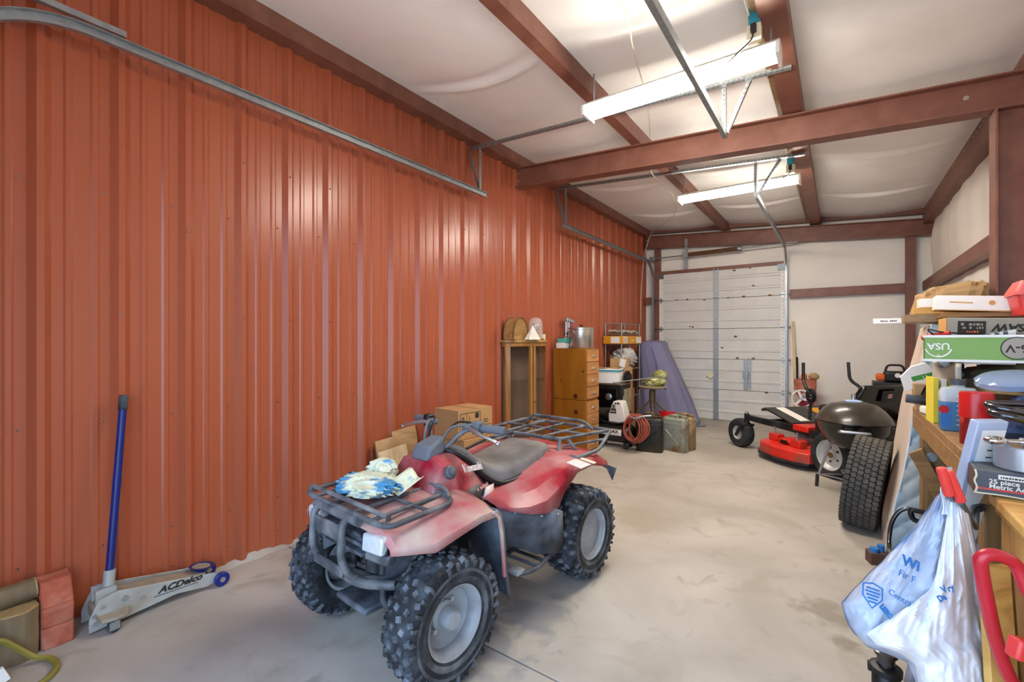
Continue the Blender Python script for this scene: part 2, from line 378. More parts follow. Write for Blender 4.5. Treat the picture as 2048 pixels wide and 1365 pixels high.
cst = MB().bb(-.042, .042, -.036, -.021, .003, HS - .006); cst.bb(-.042, -.030, -.042, -.036, .003, HS - .006); cst.bb(.030, .042, -.042, -.036, .003, HS - .006); cst = cst.mesh('center_stile', 0); cst.materials.append(MT['galv'])
rol = MB(); rol.cyl((-.05, 0, 0), (.02, 0, 0), .006, n=8); rol.cyl((-.075, 0, 0), (-.05, 0, 0), .022); rm = rol.mesh('roller'); rm.materials.append(MT['galv_dark'])
holes = MB()
for i in range(8): holes.cyl((0, -.0345, .04 + i * .066), (0, -.032, .04 + i * .066), .008, n=6)
hom = holes.mesh('stile_holes'); hom.materials.append(MT['galv_dark'])
def put(me, name, par, M, **k):
    o = bpy.data.objects.new(name, me); COL.objects.link(o); o.parent = par; o.matrix_local = M; tag(o, **k); return o
for i in range(5):
    z = .005 + i * HS
    put(sec, 'section', D, T(0, 0, z))
    for x in (-2.785, -.755):
        e = put(est, 'end_stile', D, T(x, -.001, z)); put(hom, 'stile_holes', e, T(.012 if x < -1 else .0, 0, 0), kind='stuff')
    put(cst, 'center_stile', D, T(-1.80, -.001, z))
    for x in (-2.785, -1.80, -.755):
        if i: put(hm, 'hinge', D, T(x, -.045, z))
    if i:
        put(rm, 'roller', D, T(-2.83, -.05, z)); put(rm, 'roller', D, T(-.715, -.05, z) @ RZ(180))
put(MB().bb(-.05, .05, -.06, -.02, -.045, .045).mesh('top_bracket', 0), 'top_bracket', D, T(-2.79, 0, 2.66)).data.materials.append(MT['galv_dark'])
put(MB().bb(-.06, .06, -.06, -.02, -.05, .05).mesh('top_bracket', 0), 'top_bracket', D, T(-.77, 0, 2.66)).data.materials.append(MT['galv_dark'])
lt = MB().bb(-.032, .032, -.045, -.03, -.27, .27).bb(-.045, .045, -.07, -.03, -.06, .04).build('latch', 'galv', D, M=T(-1.31, -.01, .84), bev=.003)
MB().bb(-.012, .012, -.05, -.03, -.25, .25).build('latch_bar', 'galv', D, M=T(-1.245, -.01, .84))
MB().box((0, 0, 0), (.11, .01, .09), RY(35)).build('worn_sticker', 'cream', D, M=T(-1.90, -.045, .80))
MB().box((0, 0, 0), (.12, .006, .03), RY(-30)).build('tape_scrap', 'cream', D, M=T(-1.68, -.03, .86))
chip = MB()
for x, z in ((-1.5, 2.67), (-1.25, 2.69), (-1.2, 2.38), (-1.35, 2.2), (-1.6, 2.19), (-.95, 2.2), (-2.5, 2.2), (-2.3, 2.2), (-2.0, 2.17), (-1.48, 1.5), (-1.7, 1.3), (-2.25, 1.69), (-2.2, 1.68), (-1.45, 1.12), (-1.2, 1.12), (-1.0, .54)):
    chip.sph((x, -.027, z), .022, 7, 4, (random.uniform(.8, 1.5), .06, random.uniform(.35, .8)))
chip.build('paint_chips', 'rust', D, kind='stuff')
# ---------------------------------------------------------------- overhead door tracks
def track(name, label, path, inward, side=1):
    """rolled C track swept along a path in the y-z plane; opens towards +x*side"""
    P = [Vector(p) for p in path]; rings = []
    w, dth, t = .05, .03, .003
    pr = [(0, -w / 2), (dth, -w / 2), (dth, -w / 2 + t), (t, -w / 2 + t), (t, w / 2 - t), (dth, w / 2 - t), (dth, w / 2), (0, w / 2)]
    for i, p in enumerate(P):
        a, b = P[max(i - 1, 0)], P[min(i + 1, len(P) - 1)]; t_ = (b - a).normalized(); nrm = Vector((0, -t_.z, t_.y))
        rings.append([p + Vector((q[0] * side, 0, 0)) + nrm * q[1] for q in pr])
    return MB().loft(rings).build(name, 'galv', None, smooth=25, label=label, cat='door track')
def tpath(x, y0, y1, ztop, r=.38): # from floor at y1 up, curve, forward to y0
    return [(x, y1, .03), (x, y1, ztop - r)] + [(x, y1 - r + r * math.cos(math.radians(a)), ztop - r + r * math.sin(math.radians(a))) for a in range(6, 91, 7)] + [(x, y0, ztop)]
track('door_track', 'galvanised track of the far door along the red wall', tpath(-2.95, 5.25, 8.80, 2.94), 1, 1)
track('door_track', 'galvanised track of the far door hanging right of the second lamp', tpath(-.69, 5.42, 8.80, 2.96), 1, -1)
def npath(x, y0, y1, ztop, r=.55):
    return [(x, y0, .03), (x, y0, ztop - r)] + [(x, y0 + r - r * math.cos(math.radians(a)), ztop - r + r * math.sin(math.radians(a))) for a in range(6, 91, 7)] + [(x, y1, ztop)]
tk = track('door_track', 'nearest galvanised track sloping across the red wall', npath(-2.985, .06, 3.70, 2.935), 1, 1)
MB().bb(-3.02, -2.99, .05, .75, 2.97, 3.0, None).build('brace', 'galv', tk, M=T(0, 0, .02) @ T(0, .4, 2.985) @ RX(0) @ T(0, -.4, -2.985))
track('door_track', 'galvanised track hanging under the first lamp', npath(-.665, -.14, 3.66, 2.945, .6), 1, -1)
# punched angle hangers
def angle(name, a, b, parent, w=.032, t=.003, up=(0, 0, 1), holes=True):
    a, b = Vector(a), Vector(b); L = (b - a).length; M = frame(a, b - a, Vector(up))
    m = MB(); m.loft([[(s, p[0], p[1]) for p in [(0, 0), (w, 0), (w, t), (t, t), (t, w), (0, w)]] for s in (0, L)])
    o = m.build(name, 'galv', parent, smooth=0, M=M if parent else None)
    if holes:
        h = MB(); n = int(L / .034)
        for i in range(n):
            x = .017 + i * .034; h.bb(x - .009, x + .009, w * .4, w * .68, -.0008, t + .0008); h.bb(x - .008, x + .008, -.0008, t + .0008, w * .4, w * .68)
        h.build('slot_holes', 'galv_dark', o, kind='stuff')
    return o
def hanger(label, y, xl, zl, xr, zr, lx, zb, rx, xm):
    h = thing('track_hanger', label, 'hanger')
    angle('cross_angle', (xl, y, zl), (xr, y, zr), h, w=.042)
    angle('strap', (lx, y + .02, zl - .0), (lx, y + .02, zb), h, up=(0, -1, 0)); angle('strap', (lx - .12, y, zl - .01), (lx, y + .02, zb), h, up=(0, -1, 0))
    f = (rx - xl) / (xr - xl); zz = zl + (zr - zl) * f
    angle('strap', (rx, y + .02, zz), (rx, y + .02, zb), h, up=(0, -1, 0)); angle('strap', (xm, y + .02, zl + (zr - zl) * (xm - xl) / (xr - xl)), (rx + .02, y + .02, zb), h, up=(0, -1, 0))
    return h
hanger('punched steel angle hanging the near tracks below the first lamp', 3.60, -3.11, 3.40, -.26, 3.255, -2.985, 2.94, -.665, -.50)
hanger('punched steel angle hanging the far tracks behind the middle rafter', 5.34, -3.10, 3.455, -.27, 3.25, -2.95, 2.94, -.69, -.47)
# torsion shaft and spring
sh = thing('torsion_spring', 'rusty torsion spring and shaft above the far door', 'door spring', T(0, 8.70, 0))
MB().cyl((-2.98, 0, 2.995), (-.54, 0, 3.035), .012, n=10).build('shaft', 'galv', sh)
m = MB(); m.tube([(-2.24 + .84 * i / 420, .034 * math.cos(i * .9), 3.012 + .013 * i / 420 + .034 * math.sin(i * .9)) for i in range(421)], .006, 5); m.build('spring', 'rust', sh)
MB().lathe([(.012, 0), (.05, 0), (.05, .02), (.035, .025), (.035, .06), (.05, .065), (.05, .09), (.012, .09)], 18, T(-2.96, 0, 2.995) @ RY(90)).build('cable_drum', 'galv', sh)
MB().cyl((-1.42, 0, 3.022), (-1.36, 0, 3.023), .045).build('winding_cone', 'galv', sh)
MB().bb(-2.32, -2.27, .03, .05, 2.75, 3.32).bb(-2.34, -2.25, -.03, .03, 2.97, 3.05).build('center_bracket', 'galv', sh)
# ---------------------------------------------------------------- fluorescent lamps
def lamp(label, y, x0, x1, z):
    t = thing('fluorescent_lamp', label, 'ceiling lamp', T((x0 + x1) / 2, y, z), 'fluorescent lamps under the roof'); L = (x1 - x0) / 2
    pr = [(-.085, .05), (-.085, .03), (-.06, 0), (0, -.012), (.06, 0), (.085, .03), (.085, .05)]
    MB().loft([[(x, p[0], p[1]) for p in pr] for x in (-L + .02, L - .02)]).build('lens', 'lens', t, smooth=60)
    MB().loft([[(x, p[0], p[1]) for p in [(-.09, .05), (.09, .05), (.05, .085), (-.05, .085)]] for x in (-L, L)]).build('housing', 'white', t)
    for sx in (-1, 1): MB().bb(min(sx * L, sx * (L - .02)), max(sx * L, sx * (L - .02)), -.09, .09, -.014, .055).build('end_cap', 'white', t)
    for x in (-L + .06, L - .05): MB().cyl((x, 0, .08), (x, 0, zc((x0 + x1) / 2 + x) - .1 - z), .006, n=6).build('hanger_hook', 'galv', t)
    return t
lamp('glowing fluorescent lamp nearest the camera', 3.09, -1.53, -.275, 3.09)
lamp('glowing fluorescent lamp behind the middle rafter', 5.64, -1.565, -.32, 3.09)
def outlet(label, y, z, cord):
    t = thing('outlet_box', label, 'outlet box', T(-.40, y, z))
    MB().box((0, 0, .05), (.06, .055, .10)).build('box', 'teal', t, bev=.004)
    MB().box((0, -.01, -.05), (.075, .06, .085)).build('cover', 'cream', t, bev=.004)
    MB().box((.0, -.05, -.04), (.03, .03, .05)).build('plug', 'black', t, bev=.005)
    MB().tube(spline([(0, -.06, -.06), (-.01, -.06, -.11), (-.08, -.03, -.14), cord]), .005, 6).build('cord', 'black', t)
outlet('teal outlet box beside the first lamp', 3.0, 3.27, (-.17, .03, -.16))
outlet('teal outlet box beside the second lamp', 5.46, 3.23, (-.15, .1, -.13))
def cable(label, pts, r=.005, m='wire_white', cat='cable', name='cable'):
    return MB().tube(spline(pts, 5), r, 6).build(name, m, label=label, cat=cat)
def cz(x, y, d=.07): return (x, y, zc(x) - d)
cable('white cable drooping under the roof before the middle rafter', [cz(-1.0, 1.2, .10), cz(-1.02, 1.9, .12), cz(-1.0, 2.5, .14), cz(-1.1, 2.9, .12), cz(-1.25, 3.6, .14), cz(-1.46, 4.3, .12)])
c0 = [pX(x, y, -2.97) for x, y in ((1290, 470), (1284, 500), (1276, 580), (1278, 650))]
cable('white cable hanging in the far corner of the red wall', [cz(-1.52, 4.6, .17), cz(-1.75, 5.2, .16), cz(-1.8, 6.2, .15), cz(-2.1, 7.3, .14), cz(-2.75, 8.3, .12), (-2.95, 8.55, 3.3), (-2.98, 8.4, 2.9), (-3.0, 8.3, 2.2), (-3.0, 8.3, 1.75)])
cable('pale cable running beside the right purlin', [cz(-.42, .8, .1), cz(-.43, 2.5, .1), cz(-.42, 3.4, .1), cz(-.42, 4.3, .07), cz(-.43, 5.3, .08), cz(-.42, 8.5, .1)])
# ================================================================ the quad bike
mat('atv_red', '9A1127', .42, var=.12, vs=7, col2='AE8C8A', mix=.30, ms=5, soft=.2)
mat('atv_red_dust', 'A02C42', .55, var=.12, vs=7, col2='AE9F94', mix=.48, ms=5, soft=.22)
mat('atv_grey', '43464B', .55, var=.2, vs=9, col2='77797C', mix=.36, ms=9)
mat('atv_dark', '202226', .6, var=.25, vs=9, col2='6E7480', mix=.3, ms=6)
mat('atv_liner', '2E333C', .5, var=.25, vs=8, col2='6F7885', mix=.42, ms=5)
mat('seat_vinyl', '5A5857', .7, var=.08, vs=5, col2='7E7C7A', mix=.35, ms=5, bump=.1, bs=200)
mat('tyre', '17191D', .75, var=.25, vs=15, col2='4A525C', mix=.22, ms=11)
mat('tyre_knob', '1D2024', .8, var=.3, vs=18, col2='6A727C', mix=.36, ms=14)
mat('tyre_side', '2E3135', .8, var=.2, vs=15, col2='6A6E72', mix=.4, ms=9)
mat('rim_dusty', '9AA0A6', .5, .1, var=.12, vs=10, col2='7E8084', mix=.35, ms=7)
mat('alu', 'B9BCC0', .3, .85, var=.08)
mat('grip', '5E636B', .7, var=.1)
mat('sticker', 'C9C6C4', .5, var=.05)
mat('glass_lamp', 'D5DCE2', .12, .35, var=.1, vs=30)
mat('decal_dark', '3C3A3C', .5); mat('decal_pink', 'C88A8C', .5); mat('decal_white', 'D9D0D0', .5)
ATV = thing('quad_bike', 'dusty red four wheel quad bike with racks', 'quad bike',
            frame((-1.70, 1.965, 0), (-.0764, -.997, 0), (.997, -.0764, 0)))
def wheel(u, v, b, R, front, side):
    """side=+1: outer face towards +v"""
    M = T(u, v, R + .004) @ (Matrix.Identity(4) if side > 0 else RZ(180))
    Q = RX(-90)                              # lathe z -> +y
    k = R / .275; rr = .138
    rim = MB()
    if front: pr = [(rr + .01, -b * .8), (rr - .01, -b * .75), (rr - .018, 0), (rr - .02, b * .35), (rr - .008, b * .72), (rr + .008, b * .86), (rr + .012, b * .84), (rr + .002, b * .7), (rr - .012, b * .3), (.1, -.1 * b), (.085, -.2 * b), (.02, -.2 * b)]
    else: pr = [(rr + .01, -b * .8), (rr - .02, -b * .7), (rr - .02, b * .5), (rr + .008, b * .86), (rr + .012, b * .84), (rr - .006, b * .72), (rr - .012, b * .60), (.09, b * .62), (.05, b * .68), (0.001, b * .69)]
    rim.lathe(pr, 40, Q); o = rim.build('wheel', 'rim_dusty', ATV, smooth=35, M=M)
    ty = [(rr + .004, .80), (rr + .012, .86), (.165, .95), (.20, 1.0), (.232, .95), (.252, .80), (.260, .5), (.263, 0)]
    ty = [(r * (k if r > .15 else 1), y * b) for r, y in ty]; ty = ty + [(r, -y) for r, y in ty[-2::-1]]
    MB().lathe(ty, 56, Q).build('tyre', 'tyre', o, smooth=40)
    MB().lathe([(.157, b * .93), (.162, b * .955), (.205, b * 1.005), (.212, b * .995)], 48, Q).build('sidewall_band', 'tyre_side', o, smooth=40)
    kn = MB(); n = 24
    for row, (yy, rad, w, l, h, tl) in enumerate([(-.82, .250, .030, .026, .008, 42), (-.5, .258, .030, .028, .008, 14), (-.17, .261, .030, .028, .008, 0), (.17, .261, .030, .028, .008, 0), (.5, .258, .030, .028, .008, -14), (.82, .250, .030, .026, .009, -42)]):
        for i in range(n):
            a = 360 / n * (i + (row % 2) * .5)
            Mk = RY(a) @ T(0, yy * b, rad * k) @ RX(tl) @ RZ(20 if row % 2 else -20)
            kn.loft([[(-l / 2, -w / 2 * b / .1, -.006), (l / 2, -w / 2 * b / .1, -.006), (l / 2, w / 2 * b / .1, -.006), (-l / 2, w / 2 * b / .1, -.006)],
                     [(-l * .38, -w * .4 * b / .1, h), (l * .38, -w * .4 * b / .1, h), (l * .38, w * .4 * b / .1, h), (-l * .38, w * .4 * b / .1, h)]], M=Mk)
    for i in range(30):
        for sy in (-1, 1): kn.box((0, sy * b * .955, .233 * k), (.014, .014, .028), RY(12 * i))
    kn.build('tread_knobs', 'tyre_knob', o, smooth=0, kind='stuff')
    if front:
        MB().lathe([(.0, .75 * b), (.034, .73 * b), (.04, .55 * b), (.045, .1 * b), (.06, 0), (.06, -.3 * b)], 14, Q).build('hub', 'rim_dusty', o, smooth=35)
        for i in range(4):
            a = math.radians(45 + 90 * i); MB().cyl((.068 * math.cos(a), -.25 * b, .068 * math.sin(a)), (.068 * math.cos(a), .02 * b, .068 * math.sin(a)), .011, n=6).build('lug_nut', 'alu', o)
    ltr = 'AT 22x%d-10   TUBELESS' % (8 if front else 10)
    return o
wheel(.557, .405, .088, .270, True, 1); wheel(.557, -.385, .088, .270, True, -1)
wheel(-.556, .375, .115, .268, False, 1); wheel(-.556, -.375, .115, .268, False, -1)
# --- front fender (lofted sections across, from nose to arch)
def sect(u, pts):      # mirrored section: list of (v,w) from centre to edge
    return [(u + (d[2] if len(d) > 2 else 0), -d[0], d[1]) for d in pts[::-1]] + [(u + (d[2] if len(d) > 2 else 0), d[0], d[1]) for d in pts[1:]]
secs = [sect(.775, [(0, .63), (.12, .635), (.22, .63), (.30, .62), (.335, .60), (.34, .578)]),
        sect(.755, [(0, .652), (.12, .655), (.24, .65), (.32, .635), (.355, .605), (.36, .578)]),
        sect(.64, [(0, .672), (.12, .672), (.26, .665), (.37, .645), (.445, .61), (.45, .578)]),
        sect(.60, [(0, .677), (.12, .677), (.26, .67), (.37, .652), (.455, .625), (.46, .592)]),
        sect(.50, [(0, .69), (.12, .69), (.26, .68), (.37, .665), (.465, .64), (.47, .615)]),
        sect(.40, [(0, .70), (.12, .70), (.26, .69), (.37, .68), (.466, .655), (.472, .63)]),
        sect(.31, [(0, .70), (.12, .70), (.26, .69), (.37, .675), (.46, .65), (.468, .625)]),
        sect(.27, [(0, .69), (.12, .69), (.26, .68), (.37, .655), (.45, .62), (.458, .60)])]
MB().loft(secs, cap=False, closed=False).build('front_fender', 'atv_red_dust', ATV, smooth=24, solid=.006)
for s in (1, -1):
    arch = [(.30, .655), (.262, .62), (.245, .54), (.235, .44), (.225, .34), (.205, .25), (.195, .215)]
    m = MB(); m.loft([[(u - .005, s * v, w) for v in (.24, .32, .40, .462)] + [(u + .025, s * .475, w)] for u, w in arch], cap=False, closed=False)
    m.build('mud_flap', 'atv_liner', ATV, smooth=50, solid=.006)
    m = MB(); m.tube([(u + .028, s * .476, w) for u, w in arch[:5]], .009, 6); m.build('flare_edge', 'atv_red_dust', ATV)
    m = MB(); m.loft([[(u, s * .27, w) for u, w in ((.74, .58), (.5, .63), (.30, .64))], [(u, s * .25, w) for u, w in ((.74, .42), (.55, .45), (.26, .4))]], cap=False, closed=False)
    m.build('inner_liner', 'atv_liner', ATV, smooth=40, solid=.005)
# --- nose with head lamps and grille
MB().loft([[(.745, v, .64) for v in (-.30, .30)] + [(.77, v, .575) for v in (.31, -.31)], [(.70, v, .55) for v in (-.28, .28)] + [(.745, v, .50) for v in (.25, -.25)]]).build('nose_panel', 'atv_dark', ATV)
for s in (1, -1):
    MB().prism([(s * .155, .55), (s * .295, .565), (s * .305, .63), (s * .29, .64), (s * .165, .628)], .755, .79, Matrix(((0, 0, 1, 0), (1, 0, 0, 0), (0, 1, 0, 0), (0, 0, 0, 1)))).build('head_lamp', 'glass_lamp', ATV, bev=.012, seg=3)
    MB().prism([(s * .135, .50), (s * .30, .515), (s * .315, .565), (s * .15, .55)], .72, .768, Matrix(((0, 0, 1, 0), (1, 0, 0, 0), (0, 1, 0, 0), (0, 0, 0, 1)))).build('lamp_surround', 'atv_grey', ATV, bev=.012)
for i in range(3): MB().bb(.755, .785, -.15, .15, .52 + i * .04, .535 + i * .04).build('grille_bar', 'atv_dark', ATV)
# --- bumper
bp = MB(); bp.tube(rnd([(.80, -.16, .675), (.835, -.155, .655), (.845, -.15, .50), (.80, -.14, .42), (.66, -.13, .40)], .05), .017, 10)
bp.build('bumper_tube', 'atv_grey', ATV, smooth=60)
bp = MB(); bp.tube(rnd([(.80, .08, .675), (.835, .085, .655), (.845, .09, .50), (.80, .12, .42), (.62, .24, .40)], .05), .017, 10)
bp.build('bumper_tube', 'atv_grey', ATV, smooth=60)
MB().tube([(.80, -.2, .672), (.80, .16, .672)], .02, 10).build('bumper_bar', 'atv_grey', ATV, smooth=60)
MB().bb(.825, .84, -.15, .085, .575, .645).build('bumper_plate', 'atv_grey', ATV, bev=.006)
MB().bb(.825, .84, -.15, .088, .43, .475).build('bumper_plate', 'atv_grey', ATV, bev=.006)
MB().tube(rnd([(.80, -.14, .43), (.80, .16, .42), (.72, .30, .43)], .06), .02, 10).build('bumper_lower_bar', 'atv_grey', ATV, smooth=60)
for s in (-.09, .06): MB().cyl((.82, s, .46), (.66, s * 1.3, .36), .014, n=8).build('bumper_strut', 'atv_grey', ATV)
# --- tank cover, side panels
tk = [sect(.425, [(0, .70), (.10, .70), (.165, .695), (.17, .66), (.19, .62)]),
      sect(.41, [(0, .735), (.10, .735), (.163, .725), (.185, .68), (.20, .62)]),
      sect(.35, [(0, .83), (.09, .828), (.150, .805), (.195, .70), (.215, .62)]),
      sect(.31, [(0, .845), (.09, .842), (.152, .815), (.205, .71), (.225, .62)]),
      sect(.295, [(0, .842), (.09, .838), (.160, .808), (.215, .70), (.235, .62)]),
      sect(.20, [(0, .845), (.07, .835), (.135, .795), (.190, .71), (.225, .60)]),
      sect(.10, [(0, .79), (.06, .785), (.105, .75), (.160, .68), (.195, .57)]),
      sect(0, [(0, .69), (.06, .685), (.10, .65), (.14, .60), (.17, .54)])]
MB().loft(tk, cap=True, closed=False).build('tank_cover', 'atv_red', ATV, smooth=22)
sp = MB(); sp.loft([[(.28, .240, .60), (.20, .232, .585), (.05, .205, .52)], [(.24, .222, .68), (.15, .200, .68), (.02, .168, .645)]], cap=False, closed=False); sp.build('side_stripe', 'decal_dark', ATV, solid=.004)
sp = MB(); sp.loft([[(.13, .222, .60), (.03, .198, .575)], [(.085, .200, .65), (.0, .175, .645)]], cap=False, closed=False); sp.build('stripe_flash', 'decal_white', ATV, solid=.008)
kx = frame((.165, .170, .762), (-1, -.31, -.17), (0, -.52, .853))
text('Kawasaki', .060, kx @ T(0, 0, .012), 'decal_white', ATV, ext=.002, sx=.9, bold=.0006)
bars(.12, .018, frame((.12, .208, .665), (-.97, -.24, .0), (.0, -.4, .9)) @ T(0, 0, .006), 'decal_pink', ATV)
MB().lathe([(.032, 0), (.032, .02), (.025, .026), (.018, .026), (.016, .04), (.0, .042)], 20, T(.325, .178, .775) @ RX(-66)).build('ignition_switch', 'atv_grey', ATV, smooth=35)
# --- seat
def seatf(u0, wl, wt, hw): # ring of a seat section
    r = []
    for a in range(0, 181, 15):
        c, s = math.cos(math.radians(a)), math.sin(math.radians(a))
        r.append((u0, hw * (abs(c) ** .55) * (1 if c >= 0 else -1), wl + (wt - wl) * (s ** .5)))
    return r
st = [seatf(.225, .845, .862, .035), seatf(.19, .83, .872, .075), seatf(.12, .775, .85, .10), seatf(.04, .69, .785, .135), seatf(-.05, .635, .735, .165), seatf(-.14, .63, .725, .185), seatf(-.28, .655, .745, .195), seatf(-.42, .69, .765, .195), seatf(-.52, .715, .775, .175), seatf(-.56, .73, .765, .14)]
MB().loft(st).build('seat', 'seat_vinyl', ATV, smooth=60)
for s in (1, -1):
    MB().tube(spline([(.225, s * .03, .85), (.19, s * .078, .832), (.12, s * .108, .776), (.04, s * .142, .69), (-.05, s * .172, .635), (-.14, s * .19, .628), (-.28, s * .20, .652), (-.42, s * .20, .688), (-.52, s * .18, .712)], 3), .017, 8).build('seat_piping', 'black', ATV, smooth=60)
MB().box((-.47, 0, .779), (.05, .085, .003), RY(-4)).build('seat_label', 'sticker', ATV)
# --- rear fender
rf = [sect(.13, [(.165, .60), (.20, .61), (.25, .605), (.31, .59), (.315, .575)]),
      sect(.05, [(.165, .60), (.215, .61), (.30, .60), (.37, .57), (.375, .55)]),
      sect(-.02, [(.165, .60), (.23, .615), (.34, .605), (.41, .565), (.42, .53)]),
      sect(-.14, [(.17, .61), (.24, .63), (.36, .62), (.43, .57), (.435, .505)]),
      sect(-.25, [(.17, .64), (.25, .665), (.375, .655), (.425, .60), (.43, .505)]),
      sect(-.32, [(.17, .66), (.26, .685), (.385, .67), (.415, .63), (.42, .56)]),
      sect(-.48, [(.13, .73), (.27, .72), (.38, .695), (.405, .66), (.408, .64)]),
      sect(-.66, [(.13, .73), (.27, .72), (.38, .69), (.40, .66), (.402, .645)]),
      sect(-.82, [(.13, .71), (.27, .695), (.37, .66), (.385, .62), (.386, .605)]),
      sect(-.95, [(.13, .66), (.27, .64), (.35, .60), (.36, .56), (.36, .55)])]
MB().loft(rf, cap=False, closed=False).build('rear_fender', 'atv_red', ATV, smooth=26, solid=.006)
MB().prism([(-.36, .405), (-.47, .405), (-.47, .30), (-.37, .30)], .718, .7215, RX(-8) @ T(0, 0, .052)).build('warning_label', 'sticker', ATV)
MB().prism([(-.50, .405), (-.53, .405), (-.53, .31), (-.50, .31)], .718, .7215, RX(-8) @ T(0, 0, .051)).build('warning_label', 'cream', ATV)
MB().prism([(0, 0), (.09, -.015), (.06, -.10)], 0, .006, frame((-.90, .36, .60), (0, 1, 0), (0, 0, 1))).build('reflector', 'atv_grey', ATV)
for s in (1, -1):
    a = [(.15, s * .31, .58), (.05, s * .36, .575), (-.10, s * .42, .53), (-.23, s * .435, .505), (-.275, s * .44, .48)]
    b = [(.11, s * .29, .40), (.03, s * .30, .36), (-.10, s * .39, .29), (-.23, s * .435, .26), (-.285, s * .44, .28)]
    MB().loft([a, [((p[0] + q[0]) / 2 + .0, (p[1] + q[1]) / 2, (p[2] + q[2]) / 2) for p, q in zip(a, b)], b], cap=False, closed=False).build('splash_guard', 'atv_liner', ATV, smooth=20, solid=.006)
    for p in a[1:4]: MB().sph((p[0], p[1] + s * .008, p[2] - .03), .007, 8, 5).build('rivet', 'alu', ATV)
    # foot rest
    ft = thing('foot_rest', None, None); ft.parent = ATV
    f = MB(); f.tube(rnd([(.10, s * .20, .25), (.06, s * .40, .245), (-.06, s * .43, .24), (-.26, s * .41, .27), (-.30, s * .22, .27)], .05), .011, 8); f.build('foot_frame', 'atv_dark', ft, smooth=60)
    for u in (-.05, -.12, -.19): MB().cyl((u, s * .20, .255), (u - .015, s * .415, .25), .009, n=8).build('foot_bar', 'atv_dark', ft)
    MB().bb(.02, .08, min(s * .24, s * .41), max(s * .24, s * .41), .245, .265).build('foot_peg', 'rim_dusty', ft, bev=.004)
# --- frame, engine and front suspension
fr = MB()
for s in (-1, 1): fr.tube(rnd([(.66, s * .12, .60), (.66, s * .12, .24), (.50, s * .15, .21), (-.40, s * .15, .21), (-.56, s * .13, .42), (-.3, s * .12, .60), (.25, s * .10, .66), (.66, s * .10, .60)], .06, closed=True), .016, 8, closed=True)
fr.build('chassis_frame', 'atv_dark', ATV, smooth=60)
MB().bb(-.22, .16, -.13, .14, .22, .42).build('engine_case', 'atv_dark', ATV, bev=.03, seg=3)
cy = MB()
for i in range(7): cy.box((.06 + i * .012, 0, .42 + i * .022), (.17, .20, .010), RY(0))
cy.box((.09, 0, .5), (.12, .13, .16)); cy.build('engine_cylinder', 'atv_grey', ATV, kind='stuff')
MB().lathe([(0, 0), (.085, 0), (.09, -.02), (.09, -.05)], 20, T(-.08, .19, .33) @ RX(-90)).build('clutch_cover', 'atv_grey', ATV, smooth=35)
MB().bb(-.02, .12, .13, .17, .28, .40).build('starter_cover', 'atv_dark', ATV, bev=.012)
for i in range(5):
    MB().tube(spline([(.22, .12 + .012 * i, .60), (.12, .19 + .006 * i, .55 - .012 * i), (.02, .20, .50 - .02 * i), (-.08, .14, .52 - .03 * i)], 5), .007, 6).build('engine_hose', ('atv_grey', 'atv_liner', 'black')[i % 3], ATV)
MB().tube(spline([(.20, .05, .45), (.17, .20, .36), (.12, .24, .30), (0, .22, .28)], 5), .016, 8).build('gear_lever', 'atv_grey', ATV)
MB().bb(.30, .75, -.12, .12, .24, .27).build('skid_plate', 'atv_dark', ATV, bev=.01)
MB().bb(.40, .62, -.09, .09, .27, .58).build('front_crossmember', 'atv_dark', ATV, bev=.02)
for s in (1, -1):
    MB().tube([(.63, s * .10, .27), (.565, s * .29, .25)], .017, 8).build('suspension_arm', 'atv_dark', ATV); MB().tube([(.48, s * .10, .27), (.55, s * .29, .25)], .017, 8).build('suspension_arm', 'atv_dark', ATV)
    MB().cyl((.60, s * .10, .33), (.59, s * .30, .30), .011, n=8).build('tie_rod', 'atv_grey', ATV)
    MB().box((.557, s * .30, .27), (.07, .05, .13)).build('steering_knuckle', 'atv_dark', ATV, bev=.015)
    p0, p1 = Vector((.60, s * .255, .31)), Vector((.575, s * .20, .60)); ax = (p1 - p0); a1 = ax.orthogonal().normalized(); a2 = ax.normalized().cross(a1)
    MB().cyl(p0, p1, .02, n=10).build('shock_absorber', 'atv_grey', ATV)
    MB().tube([p0 + ax * (.2 + .75 * i / 84) + (a1 * math.cos(i * .6) + a2 * math.sin(i * .6)) * .036 for i in range(85)], .009, 6).build('coil_spring', 'atv_grey', ATV, smooth=60)
MB().tube([(-.556, -.36, .275), (-.556, .36, .275)], .03, 12).build('rear_axle', 'atv_dark', ATV)
